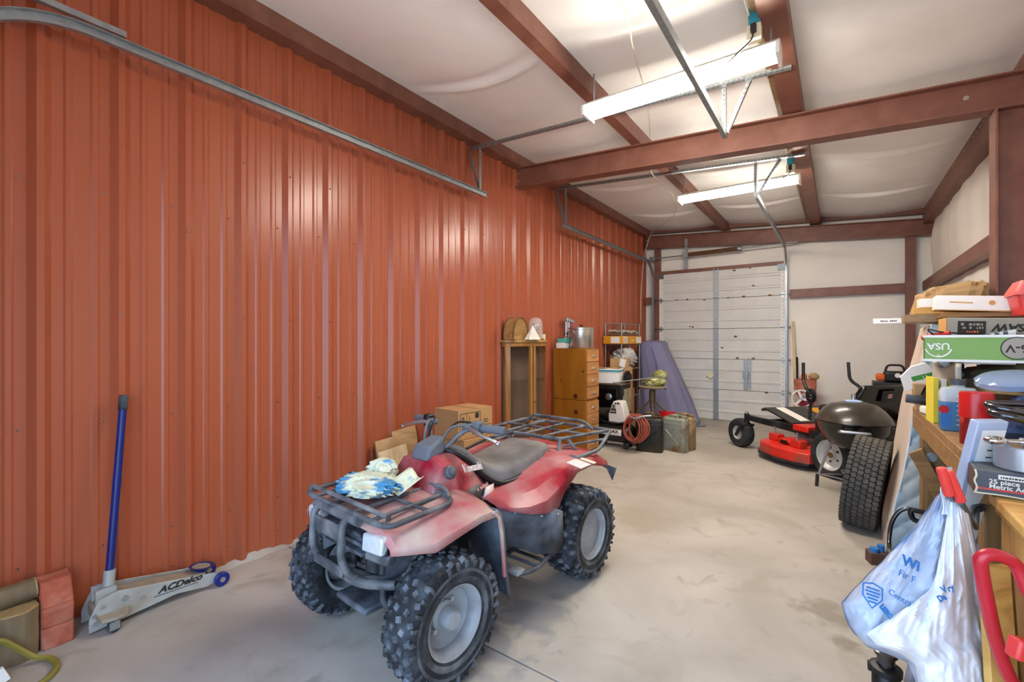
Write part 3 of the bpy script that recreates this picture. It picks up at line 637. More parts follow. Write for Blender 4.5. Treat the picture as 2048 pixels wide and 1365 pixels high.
# --- handlebar, levers, instrument pod
HB = thing('handlebar', None, None); HB.parent = ATV
MB().tube(rnd([(.08, -.37, .955), (.115, -.22, .965), (.19, -.13, .955), (.235, -.06, .86), (.235, .06, .86), (.19, .13, .955), (.125, .20, .968), (.10, .345, .965)], .05), .012, 8).build('handle_tube', 'atv_grey', HB, smooth=60)
for s, g0, g1 in ((1, (.128, .215, .968), (.10, .345, .966)), (-1, (.118, -.25, .963), (.085, -.375, .956))):
    MB().cyl(g0, g1, .021, n=14).build('grip', 'grip', HB, smooth=50, bev=.004)
    MB().box(Vector(g0) + Vector((.002, -s * .03, 0)), (.055, .05, .07)).build('switch_box', 'grip' if s > 0 else 'black', HB, bev=.012, seg=3)
    q = Vector(g0); lv = [q + Vector((.03, -s * .09, .0)), q + Vector((.05, -s * .02, -.005)), q + Vector((.065, s * .05, -.02)), q + Vector((.055, s * .12, -.035)), q + Vector((.048, s * .15, -.05))]
    MB().tube(spline(lv, 4), [.011] * 8 + [.008] * 9, 8).build('brake_lever', 'alu', HB, smooth=60)
    MB().sph(lv[-1], .013, 10, 7).build('lever_ball', 'alu', HB, smooth=60)
    MB().box(q + Vector((.02, -s * .085, .0)), (.05, .05, .035)).build('lever_clamp', 'grip', HB, bev=.01)
    MB().tube(spline([q + Vector((.04, -s * .09, .01)), q + Vector((.10, -s * .13, .0)), q + Vector((.14, -s * .16, -.08)), Vector((.26, s * .05, .80))], 6), .007, 6).build('brake_cable', 'grip', HB, smooth=60)
    MB().tube(spline([q + Vector((.0, -s * .08, .02)), q + Vector((.05, -s * .14, .02)), q + Vector((.12, -s * .17, -.06)), Vector((.24, s * .04, .80))], 6), .006, 6).build('throttle_cable', 'black', HB, smooth=60)
MB().cyl((.235, 0, .86), (.28, 0, .70), .022).build('steering_stem', 'atv_dark', HB)
MB().loft([[(.375, v, .815) for v in (-.07, .07)] + [(.24, v, .835) for v in (.06, -.06)], [(.35, v, .885) for v in (-.065, .065)] + [(.235, v, .925) for v in (.055, -.055)]]).build('instrument_pod', 'grip', HB, bev=.018, seg=3)
# --- racks
FR = thing('front_rack', None, None); FR.parent = ATV
zr = .690
MB().tube(rnd([(.775, -.34, zr), (.79, -.26, zr), (.79, .26, zr), (.775, .335, zr), (.45, .335, zr + .01), (.40, .26, zr + .01), (.40, -.26, zr + .01), (.45, -.34, zr + .01)], .05, closed=True), .0125, 8, closed=True).build('rack_hoop', 'atv_grey', FR, smooth=60)
for v in (-.24, -.08, .08, .22): MB().tube([(.785, v, zr), (.405, v, zr + .01)], .010, 8).build('rack_bar', 'atv_grey', FR, smooth=60)
MB().tube(rnd([(.775, -.30, zr + .005), (.785, -.28, zr + .045), (.785, .20, zr + .045), (.73, .24, zr + .005)], .03), .010, 8).build('rack_rail', 'atv_grey', FR, smooth=60)
MB().tube(rnd([(.41, -.30, zr + .01), (.40, -.28, zr + .04), (.40, .24, zr + .04), (.42, .28, zr + .01)], .03), .010, 8).build('rack_rail', 'atv_grey', FR, smooth=60)
MB().tube([(.57, -.33, zr + .004), (.57, .33, zr + .004)], .009, 8).build('rack_bar', 'atv_grey', FR, smooth=60)
for v in (-.24, .22): MB().cyl((.70, v, zr), (.70, v * .95, .63), .010, n=8).build('rack_post', 'atv_grey', FR); MB().cyl((.45, v, zr), (.45, v * .95, .66), .010, n=8).build('rack_post', 'atv_grey', FR)
RR = thing('rear_rack', None, None); RR.parent = ATV
zr = .79
MB().tube(rnd([(-.60, -.45, zr - .01), (-.60, .20, zr), (-1.08, .31, zr), (-1.10, -.45, zr)], .05, closed=True), .0125, 8, closed=True).build('rack_hoop', 'atv_grey', RR, smooth=60)
for v0, v1 in ((-.24, -.27), (-.08, -.09), (.07, .09)): MB().tube([(-.60, v0, zr), (-1.09, v1, zr)], .010, 8).build('rack_bar', 'atv_grey', RR, smooth=60)
for s in (1, -1):
    MB().tube(rnd([(-.60, s * .20, zr), (-.57, s * .22, .70), (-.55, s * .36, .705), (-.80, s * .37, .71), (-1.08, s * .31, zr)], .05), .0125, 8).build('side_hoop', 'atv_grey', RR, smooth=60)
    MB().tube(rnd([(-.64, s * .24, zr - .005), (-.66, s * .27, .74), (-.70, s * .27, .70)], .02), .011, 8).build('rack_post', 'atv_grey', RR, smooth=60)
    MB().tube([(-.62, s * .22, .745), (-.97, s * .335, .75)], .009, 8).build('rack_bar', 'atv_grey', RR, smooth=60)
MB().tube(rnd([(-.98, -.36, zr), (-1.0, -.33, zr + .055), (-1.0, .14, zr + .055), (-1.02, .2, zr)], .05), .0115, 8).build('back_hoop', 'atv_grey', RR, smooth=60)
MB().tube([(-.84, -.44, zr), (-.84, .25, zr)], .009, 8).build('rack_bar', 'atv_grey', RR, smooth=60)
MB().tube([(-.60, .19, zr), (-.48, .27, .76), (.02, .30, .72)], .011, 8).build('grab_bar', 'atv_dark', RR, smooth=60) if False else None
MB().tube(rnd([(-.60, -.18, zr), (-.40, -.25, .765), (-.1, -.27, .70), (-.08, -.26, .66)], .05), .010, 8).build('grab_bar', 'atv_dark', RR, smooth=60)
# --- crumpled feed bag lying on the front rack
mat('feedbag', 'C9CDB4', .4, var=.15, vs=14, col2='3F86B2', mix=.33, ms=9, soft=.03, bump=.3, bs=30)
random.seed(3)
def crump(cx, cy, cz_, rx, ry, rz, seed, amp=.3):
    rs = random.Random(seed); W_ = [(rs.uniform(2, 7), rs.uniform(2, 7), rs.uniform(2, 7), rs.uniform(0, 6)) for _ in range(9)]
    def fn(p):
        n = sum(abs(math.sin(a * p.x * 1.3 + b * p.y * 1.3 + c * p.z * 1.3 + d)) for a, b, c, d in W_) / 9 - .6
        return 1 + amp * n * 2
    m = MB().sph((0, 0, 0), 1, 36, 22)
    m.v = [Vector((cx + p.x * rx * fn(p), cy + p.y * ry * fn(p), cz_ + max(-.95, p.z) * rz * fn(p))) for p in m.v]
    return m
bagM = ATV.matrix_world @ T(.60, -.05, .705)
fb = thing('feed_bag', 'crumpled white and blue feed bag on the quad front rack', 'bag', bagM)
crump(.02, .0, .04, .12, .16, .042, 5, .5).build('crumpled_sack', 'feedbag', fb, smooth=15)
crump(-.10, -.07, .07, .065, .075, .05, 8, .55).build('sack_top', 'feedbag', fb, smooth=15)
MB().grid(6, 6, lambda u, v: (-.02 - .13 * u, .06 + .13 * v, .03 + .05 * u + .02 * math.sin(6 * v))).build('sack_flap', 'feedbag', fb, smooth=20, solid=.003)
# ================================================================ along the red wall, near
mat('bark', '6F6048', .85, var=.35, vs=14, bump=.8, bs=25, stretch=(1, 1, .2))
mat('cutwood', '9A8258', .8, var=.2, vs=30)
mat('redblock', '9E523C', .85, var=.18, vs=25, bump=.6, bs=60, col2='C08A76', mix=.3, ms=5)
mat('hose_yellow', '7E7430', .5, var=.1)
mat('jack_grey', 'A8A9A5', .4, .15, var=.06, col2='8F8470', mix=.2, ms=6)
mat('jack_dusty', '8D8170', .8, var=.15, vs=20)
mat('blue_paint', '14246A', .35, var=.08)
mat('cardboard', 'AD8558', .8, var=.08, vs=4)
mat('cardboard_dark', '8E6A43', .8, var=.08, vs=4)
mat('ink', '2C2621', .7, var=0)
wood('plywood', 'D2B993', 'BC9F77', 9, (1, 1, 6)); wood('plywood_old', 'B8946A', '957248', 7, (1, 6, 1))
def log(name, label, a, b, r, group=None):
    t = thing(name, label, 'log', T(a)); d = Vector(b) - Vector(a); rs = random.Random(label)
    n = 22; rr = [r * (1 + rs.uniform(-.05, .05)) for _ in range(n)]; M = frame((0, 0, 0), d.orthogonal(), d.cross(d.orthogonal()))
    ring = lambda z, k=1: [M @ Vector((rr[j] * k * math.cos(2 * math.pi * j / n), rr[j] * k * math.sin(2 * math.pi * j / n), z)) for j in range(n)]
    L = d.length
    MB().loft([ring(.0), ring(L * .5, 1.02), ring(L - .006)], cap=False).build('bark', 'bark', t, smooth=50)
    MB().loft([ring(L - .007, .985), ring(L, .96)]).build('cut_end', 'cutwood', t); MB().loft([ring(0, .96), ring(.006, .98)]).build('cut_end', 'cutwood', t)
    return t
log('log_stump', 'short round log standing on end beside the red block', (-2.992, .355, .001), (-2.992, .355, .222), .077)
log('log', 'weathered log lying across the standing log by the wall', (-3.032, .12, .262), (-3.035, .43, .274), .046)
b = thing('landscape_block', 'red split face landscape block leaning on the wall', 'block', T(-2.97, .49, 0))
pr = [(.018, 0), (.012, .088), (.006, .093), (.012, .098), (.02, .178), (.008, .186), (.014, .192), (-.04, .292), (-.125, .30), (-.11, 0)]
MB().loft([[(x + dx, y, z) for x, z in pr] for y, dx in ((-.056, -.008), (-.05, 0), (.0, .006), (.05, 0), (.056, -.008))]).build('block_body', 'redblock', b, bev=.004)
cable('yellow garden hose curling past the logs', [(-2.8, -.02, .25), (-2.85, .2, .2), (-2.88, .30, .151), (-2.885, .344, .10), (-2.875, .40, .03), (-2.84, .445, .013), (-2.755, .452, .013), (-2.70, .43, .013), (-2.66, .385, .013), (-2.6, .25, .013)], .012, 'hose_yellow', 'hose', 'garden_hose')
MB().box((0, 0, .03), (.02, .05, .06), RX(20)).build('paper_scrap', 'white', M=T(-2.82, .30, .0), label='small white paper scrap at the foot of the standing log', cat='paper')
# --- trolley jack
J = thing('floor_jack', 'grey trolley jack with a tall blue handle', 'car jack', T(-2.995, .59, 0))
side = [(0, .012), (.0, .075), (.035, .155), (.11, .172), (.54, .085), (.565, .06), (.54, .025), (.5, .02), (.36, .045), (.09, .02)]
for x in (-.072, .072):
    MB().loft([[(x + d, y, z) for y, z in side] for d in (-.003, .003)]).build('side_plate', 'jack_grey', J, bev=.002)
MB().bb(-.048, .048, 0, .40, -.02, .02, T(0, .11, .135) @ RX(-9)).build('lift_arm', 'jack_dusty', J, bev=.008)
MB().bb(-.06, .06, .02, .13, .05, .12).build('hydraulic_unit', 'jack_dusty', J, bev=.012)
for y, z in ((.05, .12), (.135, .125), (.02, .05), (.02, .09), (.205, .10)):
    MB().cyl((.074, y, z), (.083, y, z), .015 if y == .135 else .010, n=6).build('bolt', 'alu', J)
for s in (-1, 1):
    w = MB(); w.lathe([(.012, -.012), (.036, -.012), (.040, -.008), (.040, .008), (.036, .012), (.012, .012)], 28, RY(90)); o = w.build('front_wheel', 'blue_paint', J, smooth=35, M=T(s * .092, .572, .041))
    MB().cyl((-.016, 0, 0), (.016, 0, 0), .014).build('axle_cap', 'alu', o)
    q = MB(); q.loft([[(s * .075, -.06, .0), (s * .075, .07, 0), (s * .13, .05, 0), (s * .15, .0, 0), (s * .13, -.05, 0)], [(s * .075, -.06, .02), (s * .075, .07, .02), (s * .125, .05, .015), (s * .145, .0, .015), (s * .125, -.05, .015)]]); q.build('caster_arm', 'jack_dusty', J, M=T(0, .085, .062), bev=.003)
    cs = thing('caster', None, None); cs.parent = J; cs.matrix_local = T(s * .125, .08, 0)
    MB().lathe([(.006, -.014), (.022, -.014), (.027, -.008), (.027, .008), (.022, .014), (.006, .014)], 20, T(0, 0, .028) @ RY(90 - s * 25)).build('caster_wheel', 'atv_dark', cs, smooth=35)
    MB().bb(-.021, -.018, -.02, .02, .02, .064).bb(.018, .021, -.02, .02, .02, .064).bb(-.021, .021, -.02, .02, .06, .066).build('caster_fork', 'galv', cs)
MB().lathe([(.0, .0), (.03, 0), (.034, .018), (.058, .026), (.062, .032), (.05, .032), (.044, .026), (.0, .026)], 28, T(0, .50, .088) @ RX(-6)).build('saddle', 'blue_paint', J, smooth=35)
MB().lathe([(0, .0), (.045, 0), (.045, .003), (0, .003)], 24, T(0, .50, .115) @ RX(-6)).build('saddle_pad', 'jack_dusty', J)
ha, hb = Vector((.0, .085, .13)), Vector((-.062, .165, 1.135)); hd = hb - ha
MB().cyl(ha, ha + hd * .13, .025).build('handle_socket', 'jack_grey', J, smooth=40)
MB().cyl(ha + hd * .12, ha + hd * .94, .0175).build('handle', 'blue_paint', J, smooth=40)
MB().cyl(ha + hd * .52, ha + hd * .60, .0185).build('handle_sleeve', 'blue_paint', J, smooth=40)
MB().cyl(ha + hd * .925, hb, .021).build('handle_grip', 'atv_dark', J, smooth=40, bev=.004)
for x in (-.045, .03): MB().bb(x, x + .015, .03, .11, .10, .19).build('handle_yoke', 'jack_grey', J)
text('ACDelco', .046, frame((.0765, .375, .095), (0, 1, -.03), (0, .0, 1)), 'ink', J, ext=.0006, sx=1.15, shear=.3, bold=.0018)
MB().bb(0, .0008, -.11, .09, -.0015, .0015, T(.0757, .365, .070) @ RX(-2)).build('lettering_rule', 'ink', J)
# --- plywood offcuts and cartons behind the quad
def lean(name, label, m, y0, y1, h, xb, xt, t=.016, cat='board', z0=.0):
    MB().loft([[(xb, y0, z0), (xb, y1, z0), (xb - t, y1, z0), (xb - t, y0, z0)], [(xt, y0, h), (xt, y1, h + .02), (xt - t, y1, h + .02), (xt - t, y0, h)]]).build(name, m, label=label, cat=cat, bev=.002)
lean('plywood_board', 'tall plywood offcut leaning on the red wall behind the quad', 'plywood_old', 2.36, 2.80, .60, -2.93, -3.06)
lean('plywood_board', 'pale square plywood offcut leaning in front of the darker one', 'plywood', 2.33, 2.62, .525, -2.85, -2.985)
lean('plywood_board', 'narrow plywood strip behind the other offcuts', 'plywood_old', 2.55, 2.81, .645, -2.962, -3.086, .010)
lean('wood_block', 'short brown block of wood leaning beside the pale offcut', 'cardboard_dark', 2.62, 2.70, .47, -2.79, -2.86, .05)
def carton(label, M, sx, sy, sz, m='cardboard', flaps=True, name='cardboard_box', tape=True, group=None):
    t = thing(name, label, 'box', M, group)
    MB().bb(-sx / 2, sx / 2, -sy / 2, sy / 2, 0, sz).build('carton', m, t, bev=.004)
    if flaps:
        for s in (-1, 1): MB().bb(-sx / 2, sx / 2, 0, s * (sy / 2 - .001), sz, sz + .004).build('flap', m, t, M=T(0, -s * .0, .0))
    if tape: MB().bb(-sx / 2 - .001, sx / 2 + .001, -.025, .025, sz + .004, sz + .005).build('tape', 'cardboard_dark', t)
    return t
low = carton('large cardboard carton under the labelled carton behind the quad', T(-2.74, 3.08, 0) @ RZ(-3), .44, .44, .58, 'cardboard')
top = carton('labelled cardboard carton on top of the larger carton behind the quad', T(-2.70, 3.03, .586) @ RZ(-4), .30, .42, .245, 'cardboard')
def onface(t, M, w, h, items):   # print on a vertical face: M maps (x right, y up)
    for it in items:
        if it[0] == 'r':
            _, x0, x1, y0, y1 = it; MB().bb(x0, x1, y0, y1, 0, .0006).build('print', 'ink', t, M=M)
        elif it[0] == 'b': bars(it[1], it[2], M @ T(it[3], it[4], 0) @ RZ(it[5]), 'ink', t)
        else: text(it[1], it[2], M @ T(it[3], it[4], 0), 'ink', t, 'print')
fM = frame((.1505, 0, .1225), (0, 1, 0), (0, 0, 1))
onface(top, fM, .42, .245, [('r', -.19, .05, .095, .10), ('r', -.19, -.185, -.11, .10), ('r', .05, .055, -.06, .10), ('r', -.01, .035, .045, .09), ('b', .16, .022, -.155, .0, 90), ('b', .13, .008, -.11, .02, 90), ('b', .11, .008, -.08, .02, 90), ('b', .06, .012, .13, .02, 0), ('b', .06, .012, .13, .0, 0), ('r', .06, .2, -.03, -.026)])
lM = frame((.2305, 0, .29), (0, 1, 0), (0, 0, 1))
onface(low, lM, .46, .58, [('t', 'Zi', .2, .05, .17)])
# ================================================================ curio cabinet and what stands on it
wood('oak', 'A9793A', '8A5C26', 8, (1, 1, 9), coat=.2); wood('oak_top', 'A8844E', '8B6636', 8, (1, 9, 1), coat=.2)
wood('pine_amber', 'A2681C', '85500F', 4, (1.4, 1.4, 6), coat=.25, rough=.35, dist=1.2); wood('pine_front', 'B8834E', 'A06C38', 6, (1, 6, 1), coat=.15)
mat('knot', '4A1E0A', .5, var=.2, vs=30)
mat('glass', 'DCE6E4', .03, trans=1, var=0, ior=1.2, alpha=.35)
mat('curio_back', '6B5748', .7, var=.2, vs=5, stretch=(1, 8, .5))
mat('shellwhite', 'DAD2C4', .6, var=.1, vs=30, bump=.7, bs=60)
mat('moss', '6F7A4C', .8, var=.3, vs=20); mat('purple', '9A5FA0', .6, var=.1); mat('petal', 'CBBFC8', .6)
mat('alu_pot', 'C4C3BF', .28, .9, var=.05, vs=3)
CU = thing('curio_cabinet', 'bow fronted curio cabinet with curved glass doors', 'cabinet', T(-3.085, 4.50, 0))
HC = 1.432
def bow(t, k=1., d=0):      # t in -1..1 along y
    return (max(.02, (.06 + .175 * (1 - abs(t) ** 2.4) ** .8) * k + d), .40 * t * (k if k < 1 else k))
bp = [bow(t / 14) for t in range(-14, 15)]
for z0, z1, nm, k in ((0, .09, 'plinth', .97), (HC - .03, HC, 'top_board', 1.06), (HC - .075, HC - .03, 'cornice', 1.0)):
    q = [bow(t / 14, k) for t in range(-14, 15)]
    MB().prism([(0, q[0][1])] + q + [(0, q[-1][1])], z0, z1).build(nm, 'oak_top' if nm == 'top_board' else 'oak', CU, bev=.005)
MB().bb(.0, .012, -.385, .385, .09, HC - .07).build('back_panel', 'curio_back', CU)
for a, b in ((-13, -5), (-2, 13)):
    pts = [bow(t / 14, .985) for t in range(a, b + 1)]
    MB().loft([[(x, y, z) for x, y in pts] for z in (.12, HC - .09)], cap=False, closed=False).build('curved_glass', 'glass', CU, smooth=60)
for a, b in ((-14, -13), (-5, -4), (-3, -2), (13, 14)):
    p, q = bow(a / 14), bow(b / 14); o = [(p[0], p[1]), (q[0], q[1]), (q[0] - .028, q[1]), (p[0] - .028, p[1])]
    if a in (-14, 13): o = [(p[0], p[1]), (q[0], q[1]), (min(q[0], p[0]) - .02, q[1]), (min(q[0], p[0]) - .02, p[1])]
    MB().prism(o, .09, HC - .075).build('door_stile', 'oak', CU)
for z in (.5, .95):
    MB().prism([(.012, -.37)] + [bow(t / 14, .93) for t in range(-13, 14)] + [(.012, .37)], z, z + .006).build('glass_shelf', 'glass', CU)
MB().sph((bow(-.22)[0] + .012, -.09, .72), .012, 10, 7).build('door_knob', 'rust', CU)
# half round bentwood case
HR = thing('bentwood_case', 'half round bentwood case on the left of the curio cabinet', 'wooden case', T(-3.0, 4.245, HC + .002))
pa = [(.145 * math.cos(math.radians(a)), .245 * math.sin(math.radians(a)) ** .8) for a in range(0, 181, 10)]
MB().loft([[(x, p[0], p[1]) for p in pa] for x in (-.055, .075)]).build('case_shell', 'oak_top', HR, smooth=40)
MB().tube([(.078, p[0] * 1.01, p[1] * 1.01 + .004) for p in pa], .008, 6).build('case_rim', 'rust', HR, smooth=50)
MB().tube([(-.057, p[0] * 1.01, p[1] * 1.01 + .004) for p in pa], .008, 6).build('case_rim', 'rust', HR, smooth=50)
def shell():
    m = MB().sph((0, 0, 0), 1, 26, 18)
    for i, p in enumerate(m.v):
        h = (p.z + 1) / 2; r = (1 - h) ** .9 * (1 + .14 * math.sin(9 * math.atan2(p.y, p.x)) * (1 - h)); l = math.hypot(p.x, p.y) or 1
        m.v[i] = Vector((p.x / l * r * .075, p.y / l * r * .115, h * .165))
    return m
shell().build('conch_shell', 'shellwhite', M=T(-2.845, 4.37, HC + .002), smooth=25, label='spiky white conch shell in front of the bentwood case', cat='shell')
DM = thing('flower_dome', 'glass dome with dried flowers on the curio cabinet', 'glass dome', T(-2.955, 4.60, HC + .002))
MB().lathe([(0, 0), (.105, 0), (.108, .012), (.09, .018), (0, .018)], 26).build('dome_base', 'oak', DM, smooth=40)
MB().lathe([(.088, .018), (.088, .17), (.084, .205), (.07, .24), (.045, .262), (.0, .27)], 28).build('glass_bell', mat('dome_glass', 'E4E8E4', .04, var=0, alpha=.28), DM, smooth=60)
rs = random.Random(4)
for i in range(16):
    a, r, z = rs.uniform(0, 6.3), rs.uniform(.01, .06), rs.uniform(.05, .19)
    MB().sph((r * math.cos(a), r * math.sin(a), z), rs.uniform(.014, .026), 8, 6, (1, 1, .7)).build('dried_flower', ('moss', 'petal', 'purple', 'moss', 'shellwhite')[i % 5], DM, smooth=50)
MB().cyl((0, 0, .018), (0, 0, .16), .006, n=6).build('stem', 'moss', DM)
MB().lathe([(0, 0), (.032, 0), (.033, .065), (.028, .07), (0, .066)], 18).build('candle', 'cream', M=T(-2.955, 4.77, HC + .002), smooth=40, label='short cream candle at the right of the glass dome', cat='candle')
# ================================================================ pine chest of drawers
PC = thing('chest_of_drawers', 'tall amber pine chest with two banks of drawers', 'chest of drawers', T(-3.09, 5.25, 0))
for z0, z1 in ((0, .655), (.66, 1.322)):
    MB().bb(0, .48, 0, .36, z0, z1).build('carcass', 'pine_amber', PC, bev=.004)
    n = 4; hh = (z1 - z0 - .03) / n
    for i in range(n):
        o = MB().bb(.481, .498, .012, .348, z0 + .018 + i * hh, z0 + .010 + (i + 1) * hh).build('drawer', 'pine_front', PC, bev=.003)
        zc_ = z0 + .014 + (i + .5) * hh
        MB().tube(rnd([(.498, .14, zc_), (.518, .145, zc_), (.518, .22, zc_), (.498, .225, zc_)], .012), .0055, 6).build('drawer_handle', 'alu', o, smooth=60)
for x, z, r in ((.44, 1.03, .014), (.33, .705, .032), (.34, .50, .03), (.2, 1.14, .008), (.12, .9, .012)):
    MB().sph((x, -.0003, z), r, 12, 6, (1, .04, 1.05)).build('knot', 'knot', PC)
DT = 1.324
PT = thing('stock_pot', 'large aluminium stock pot with lid on the pine chest', 'pot', T(-2.775, 5.445, DT))
MB().lathe([(0, 0), (.148, 0), (.158, .012), (.158, .245), (.164, .25), (.164, .256), (.15, .256), (.15, .02), (0, .02)], 36).build('pot_body', 'alu_pot', PT, smooth=40)
MB().lathe([(.166, .252), (.166, .270), (.155, .276), (.05, .284), (0, .285)], 36).build('lid', 'alu_pot', PT, smooth=40)
MB().lathe([(0, .285), (.012, .285), (.012, .296), (.022, .30), (.022, .31), (0, .314)], 14).build('lid_knob', 'black', PT, smooth=40)
for s in (-20, 160):
    MB().tube(rnd([(-.045, .157, .19), (-.045, .185, .225), (.045, .185, .225), (.045, .157, .19)], .02), .006, 6, M=RZ(180 + s)).build('pot_handle', 'galv', PT, smooth=60)
MB().bb(-.085, .055, -.05, .05, 0, .075).build('white_carton', 'white', M=T(-2.97, 5.312, DT), bev=.003, label='small white carton on the pine chest', cat='box')
MB().bb(-.06, .075, -.055, .055, 0, .052).build('teal_carton', mat('teal_box', '4FB09C', .5), M=T(-2.975, 5.315, DT + .077) @ RZ(3), bev=.003, label='teal carton on top of the small white carton', cat='box')
SM = thing('bench_press', 'old metal hand press with a crossbar on the pine chest', 'press', T(-3.03, 5.548, DT))
MB().bb(-.05, .05, -.05, .05, 0, .012).build('foot', 'galv', SM)
for y in (-.04, .04): MB().cyl((0, y, .01), (0, y * .6, .36), .010, n=8).build('column', 'alu', SM)
MB().bb(-.03, .03, -.11, .10, .355, .405, RX(-6)).build('crossbar', 'alu', SM, bev=.005)
MB().box((.02, -.10, .11), (.06, .10, .10)).build('motor', 'galv', SM, bev=.02, seg=3); MB().cyl((.0, -.10, .11), (.05, -.17, .09), .03).build('hand_wheel', 'galv', SM)
MB().cyl((.015, -.09, .16), (.015, -.09, .36), .006, n=6).build('push_rod', 'alu', SM); MB().tube(spline([(.02, .09, .38), (.03, .10, .33), (.03, .10, .27)]), .008, 6).build('lever', 'purple', SM)
MB().box((.0, -.06, .2), (.05, .07, .05)).build('clamp_block', 'rust', SM, bev=.01)
# ================================================================ wire shelf cluster in the far left corner
mat('chrome_wire', '8F8C86', .4, .6, var=.1)
mat('yellow_box', 'D08F1E', .55, var=.06); mat('paper', 'DDD9D0', .7, var=.05); mat('kraft', 'B08E62', .8, var=.1, vs=8)
mat('cloth_grey', 'A9A296', .9, var=.15, vs=10); mat('plastic_bag', 'B9B7B2', .35, var=.15, vs=10, bump=.4, bs=30)
mat('lavender', '7B7A98', .85, var=.08, vs=3); mat('olive_net', '9A9A50', .8, var=.3, vs=14, col2='C9C79C', mix=.4, ms=9)
mat('compressor', '131416', .3, var=.1, coat=.2, col2='4A4640', mix=.1, ms=6); mat('shroud', 'D2CEC6', .45, var=.05)
mat('hose_red', '9A4A38', .55, var=.12, vs=20); mat('tan_metal', '9B9078', .5, var=.12, vs=8, col2='6E6248', mix=.3, ms=6)
mat('jerry_pale', '8E9285', .55, .2, var=.12, vs=10, col2='6E5026', mix=.36, ms=4, soft=.08); mat('jerry_dark', '22241F', .45, .2, var=.2, vs=8, col2='4A3A20', mix=.22, ms=5)
mat('jerry_brown', '6B4A26', .55, .1, var=.2, vs=8, col2='2C2A20', mix=.35, ms=5); mat('jerry_tan', '97845E', .55, .1, var=.2, vs=8, col2='6E5026', mix=.35, ms=5)
mat('red_plastic', 'C01C1A', .35, var=.08); mat('stool_metal', '6E5B46', .5, .4, var=.2, vs=12); mat('stool_seat', '9C8C6C', .6, var=.15, vs=10)
SH = thing('wire_shelf', 'narrow wire shelf unit against the red wall', 'shelf', T(-3.06, 6.86, 0)); sw, sl = .27, .80
for x in (0, sw):
    for y in (0, sl): MB().cyl((x, y, .0), (x, y, 1.71), .011, n=8).build('post', 'chrome_wire', SH)
for z in (.5, .96, 1.365, 1.53, 1.70):
    s = MB(); s.tube([(0, 0, z), (sw, 0, z), (sw, sl, z), (0, sl, z)], .008, 6, closed=True)
    o = s.build('shelf_rim', 'chrome_wire', SH)
    if z < 1.7:
        for k in range(1, 6): MB().cyl((sw * k / 6, 0, z), (sw * k / 6, sl, z), .004, n=5).build('shelf_wire', 'chrome_wire', o)
YB = thing('yellow_carton', 'long yellow and white carton on the wire shelf', 'box', T(-2.915, 6.80, 1.375))
MB().bb(-.16, .16, 0, .86, 0, .125).build('carton', 'yellow_box', YB, bev=.003)
for x0, x1, y0, y1 in ((.1605, .1612, .05, .22), (.1605, .1612, .60, .84)): MB().bb(x0, x1, y0, y1, .012, .112).build('label_patch', 'paper', YB)
MB().bb(-.03, .12, -.0012, -.0004, .012, .112).build('label_patch', 'paper', YB)
for y in (.07, .105, .14, .17): MB().bb(.1613, .1617, y, y + .012, .02, .10).build('print', 'ink', YB)
bars(.10, .03, frame((.161, .45, .06), (0, 1, 0), (0, 0, 1)), 'white', YB)
for y0, y1, z in ((.03, .30, 1.542), (.36, .76, 1.542)):
    MB().grid(12, 8, lambda u, v: (-3.04 + .25 * u, 6.86 + y0 + (y1 - y0) * v, z + .03 + .012 * math.sin(9 * v + 3 * u) + .008 * math.sin(17 * u))).build('folded_cloth', 'cloth_grey', smooth=50, solid=.03, label='folded grey cloth on the %s of the top wire shelf' % ('left' if y0 < .1 else 'right'), cat='cloth')
crump(-2.88, 7.2, 1.145, .17, .36, .17, 21, .35).build('plastic_bundle', 'plastic_bag', smooth=20, label='bundle wrapped in clear plastic under the yellow carton', cat='bundle')
# stove like black machine with dial
OV = thing('kerosene_heater', 'old black and tan cased machine with a round dial', 'machine', T(-2.98, 6.05, 0))
MB().bb(0, .52, .0, .36, .36, .80).build('front_case', 'black', OV, bev=.015, seg=3); MB().bb(.06, .46, -.012, .0, .40, .74).build('dark_panel', 'black_gloss', OV, bev=.01)
MB().bb(-.01, .53, -.01, .37, .795, .815).build('case_top', 'stool_metal', OV, bev=.005)
MB().lathe([(0, .018), (.03, .018), (.046, .012), (.05, 0), (0, 0)], 24, T(.335, -.012, .63) @ RX(90)).build('round_dial', 'alu', OV, smooth=30)
MB().bb(.525, .535, .02, .34, .40, .74).build('side_cover', 'tan_metal', OV, bev=.006); MB().bb(0, .52, .02, .36, .30, .36).build('tan_base', 'tan_metal', OV, bev=.01)
for x in (.04, .48):
    for y in (.05, .31): MB().cyl((x, y, 0), (x, y, .31), .02, n=8).build('leg', 'black', OV)
MB().tube(spline([(.50, .0, .80), (.56, -.02, .72), (.54, -.03, .62), (.55, -.03, .52), (.60, -.02, .42)], 5), .009, 6).build('power_cord', 'black', OV)
WB = thing('file_box', 'white file box with a teal stripe on the black machine', 'box', T(-2.70, 6.20, .817) @ RZ(8))
MB().bb(-.155, .155, -.13, .15, 0, .165).build('box_body', 'white', WB, bev=.004); MB().bb(-.16, .16, -.135, .155, .155, .205).build('box_lid', 'white', WB, bev=.004)
MB().bb(-.161, .161, -.136, .156, .165, .188).build('teal_stripe', 'teal', WB)
MB().grid(8, 6, lambda u, v: (-.15 + .3 * u, -.12 + .26 * v, .209 + .012 * math.sin(7 * u + 4 * v))).build('paper_heap', 'kraft', WB, solid=.006, smooth=40)
carton('tall dull carton standing behind the black machine', T(-2.72, 6.63, 0), .34, .30, .698, 'cardboard_dark', flaps=False, tape=False)
carton('open brown carton behind the white file box', T(-2.72, 6.62, .70), .30, .28, .32, 'kraft', flaps=False, tape=False)
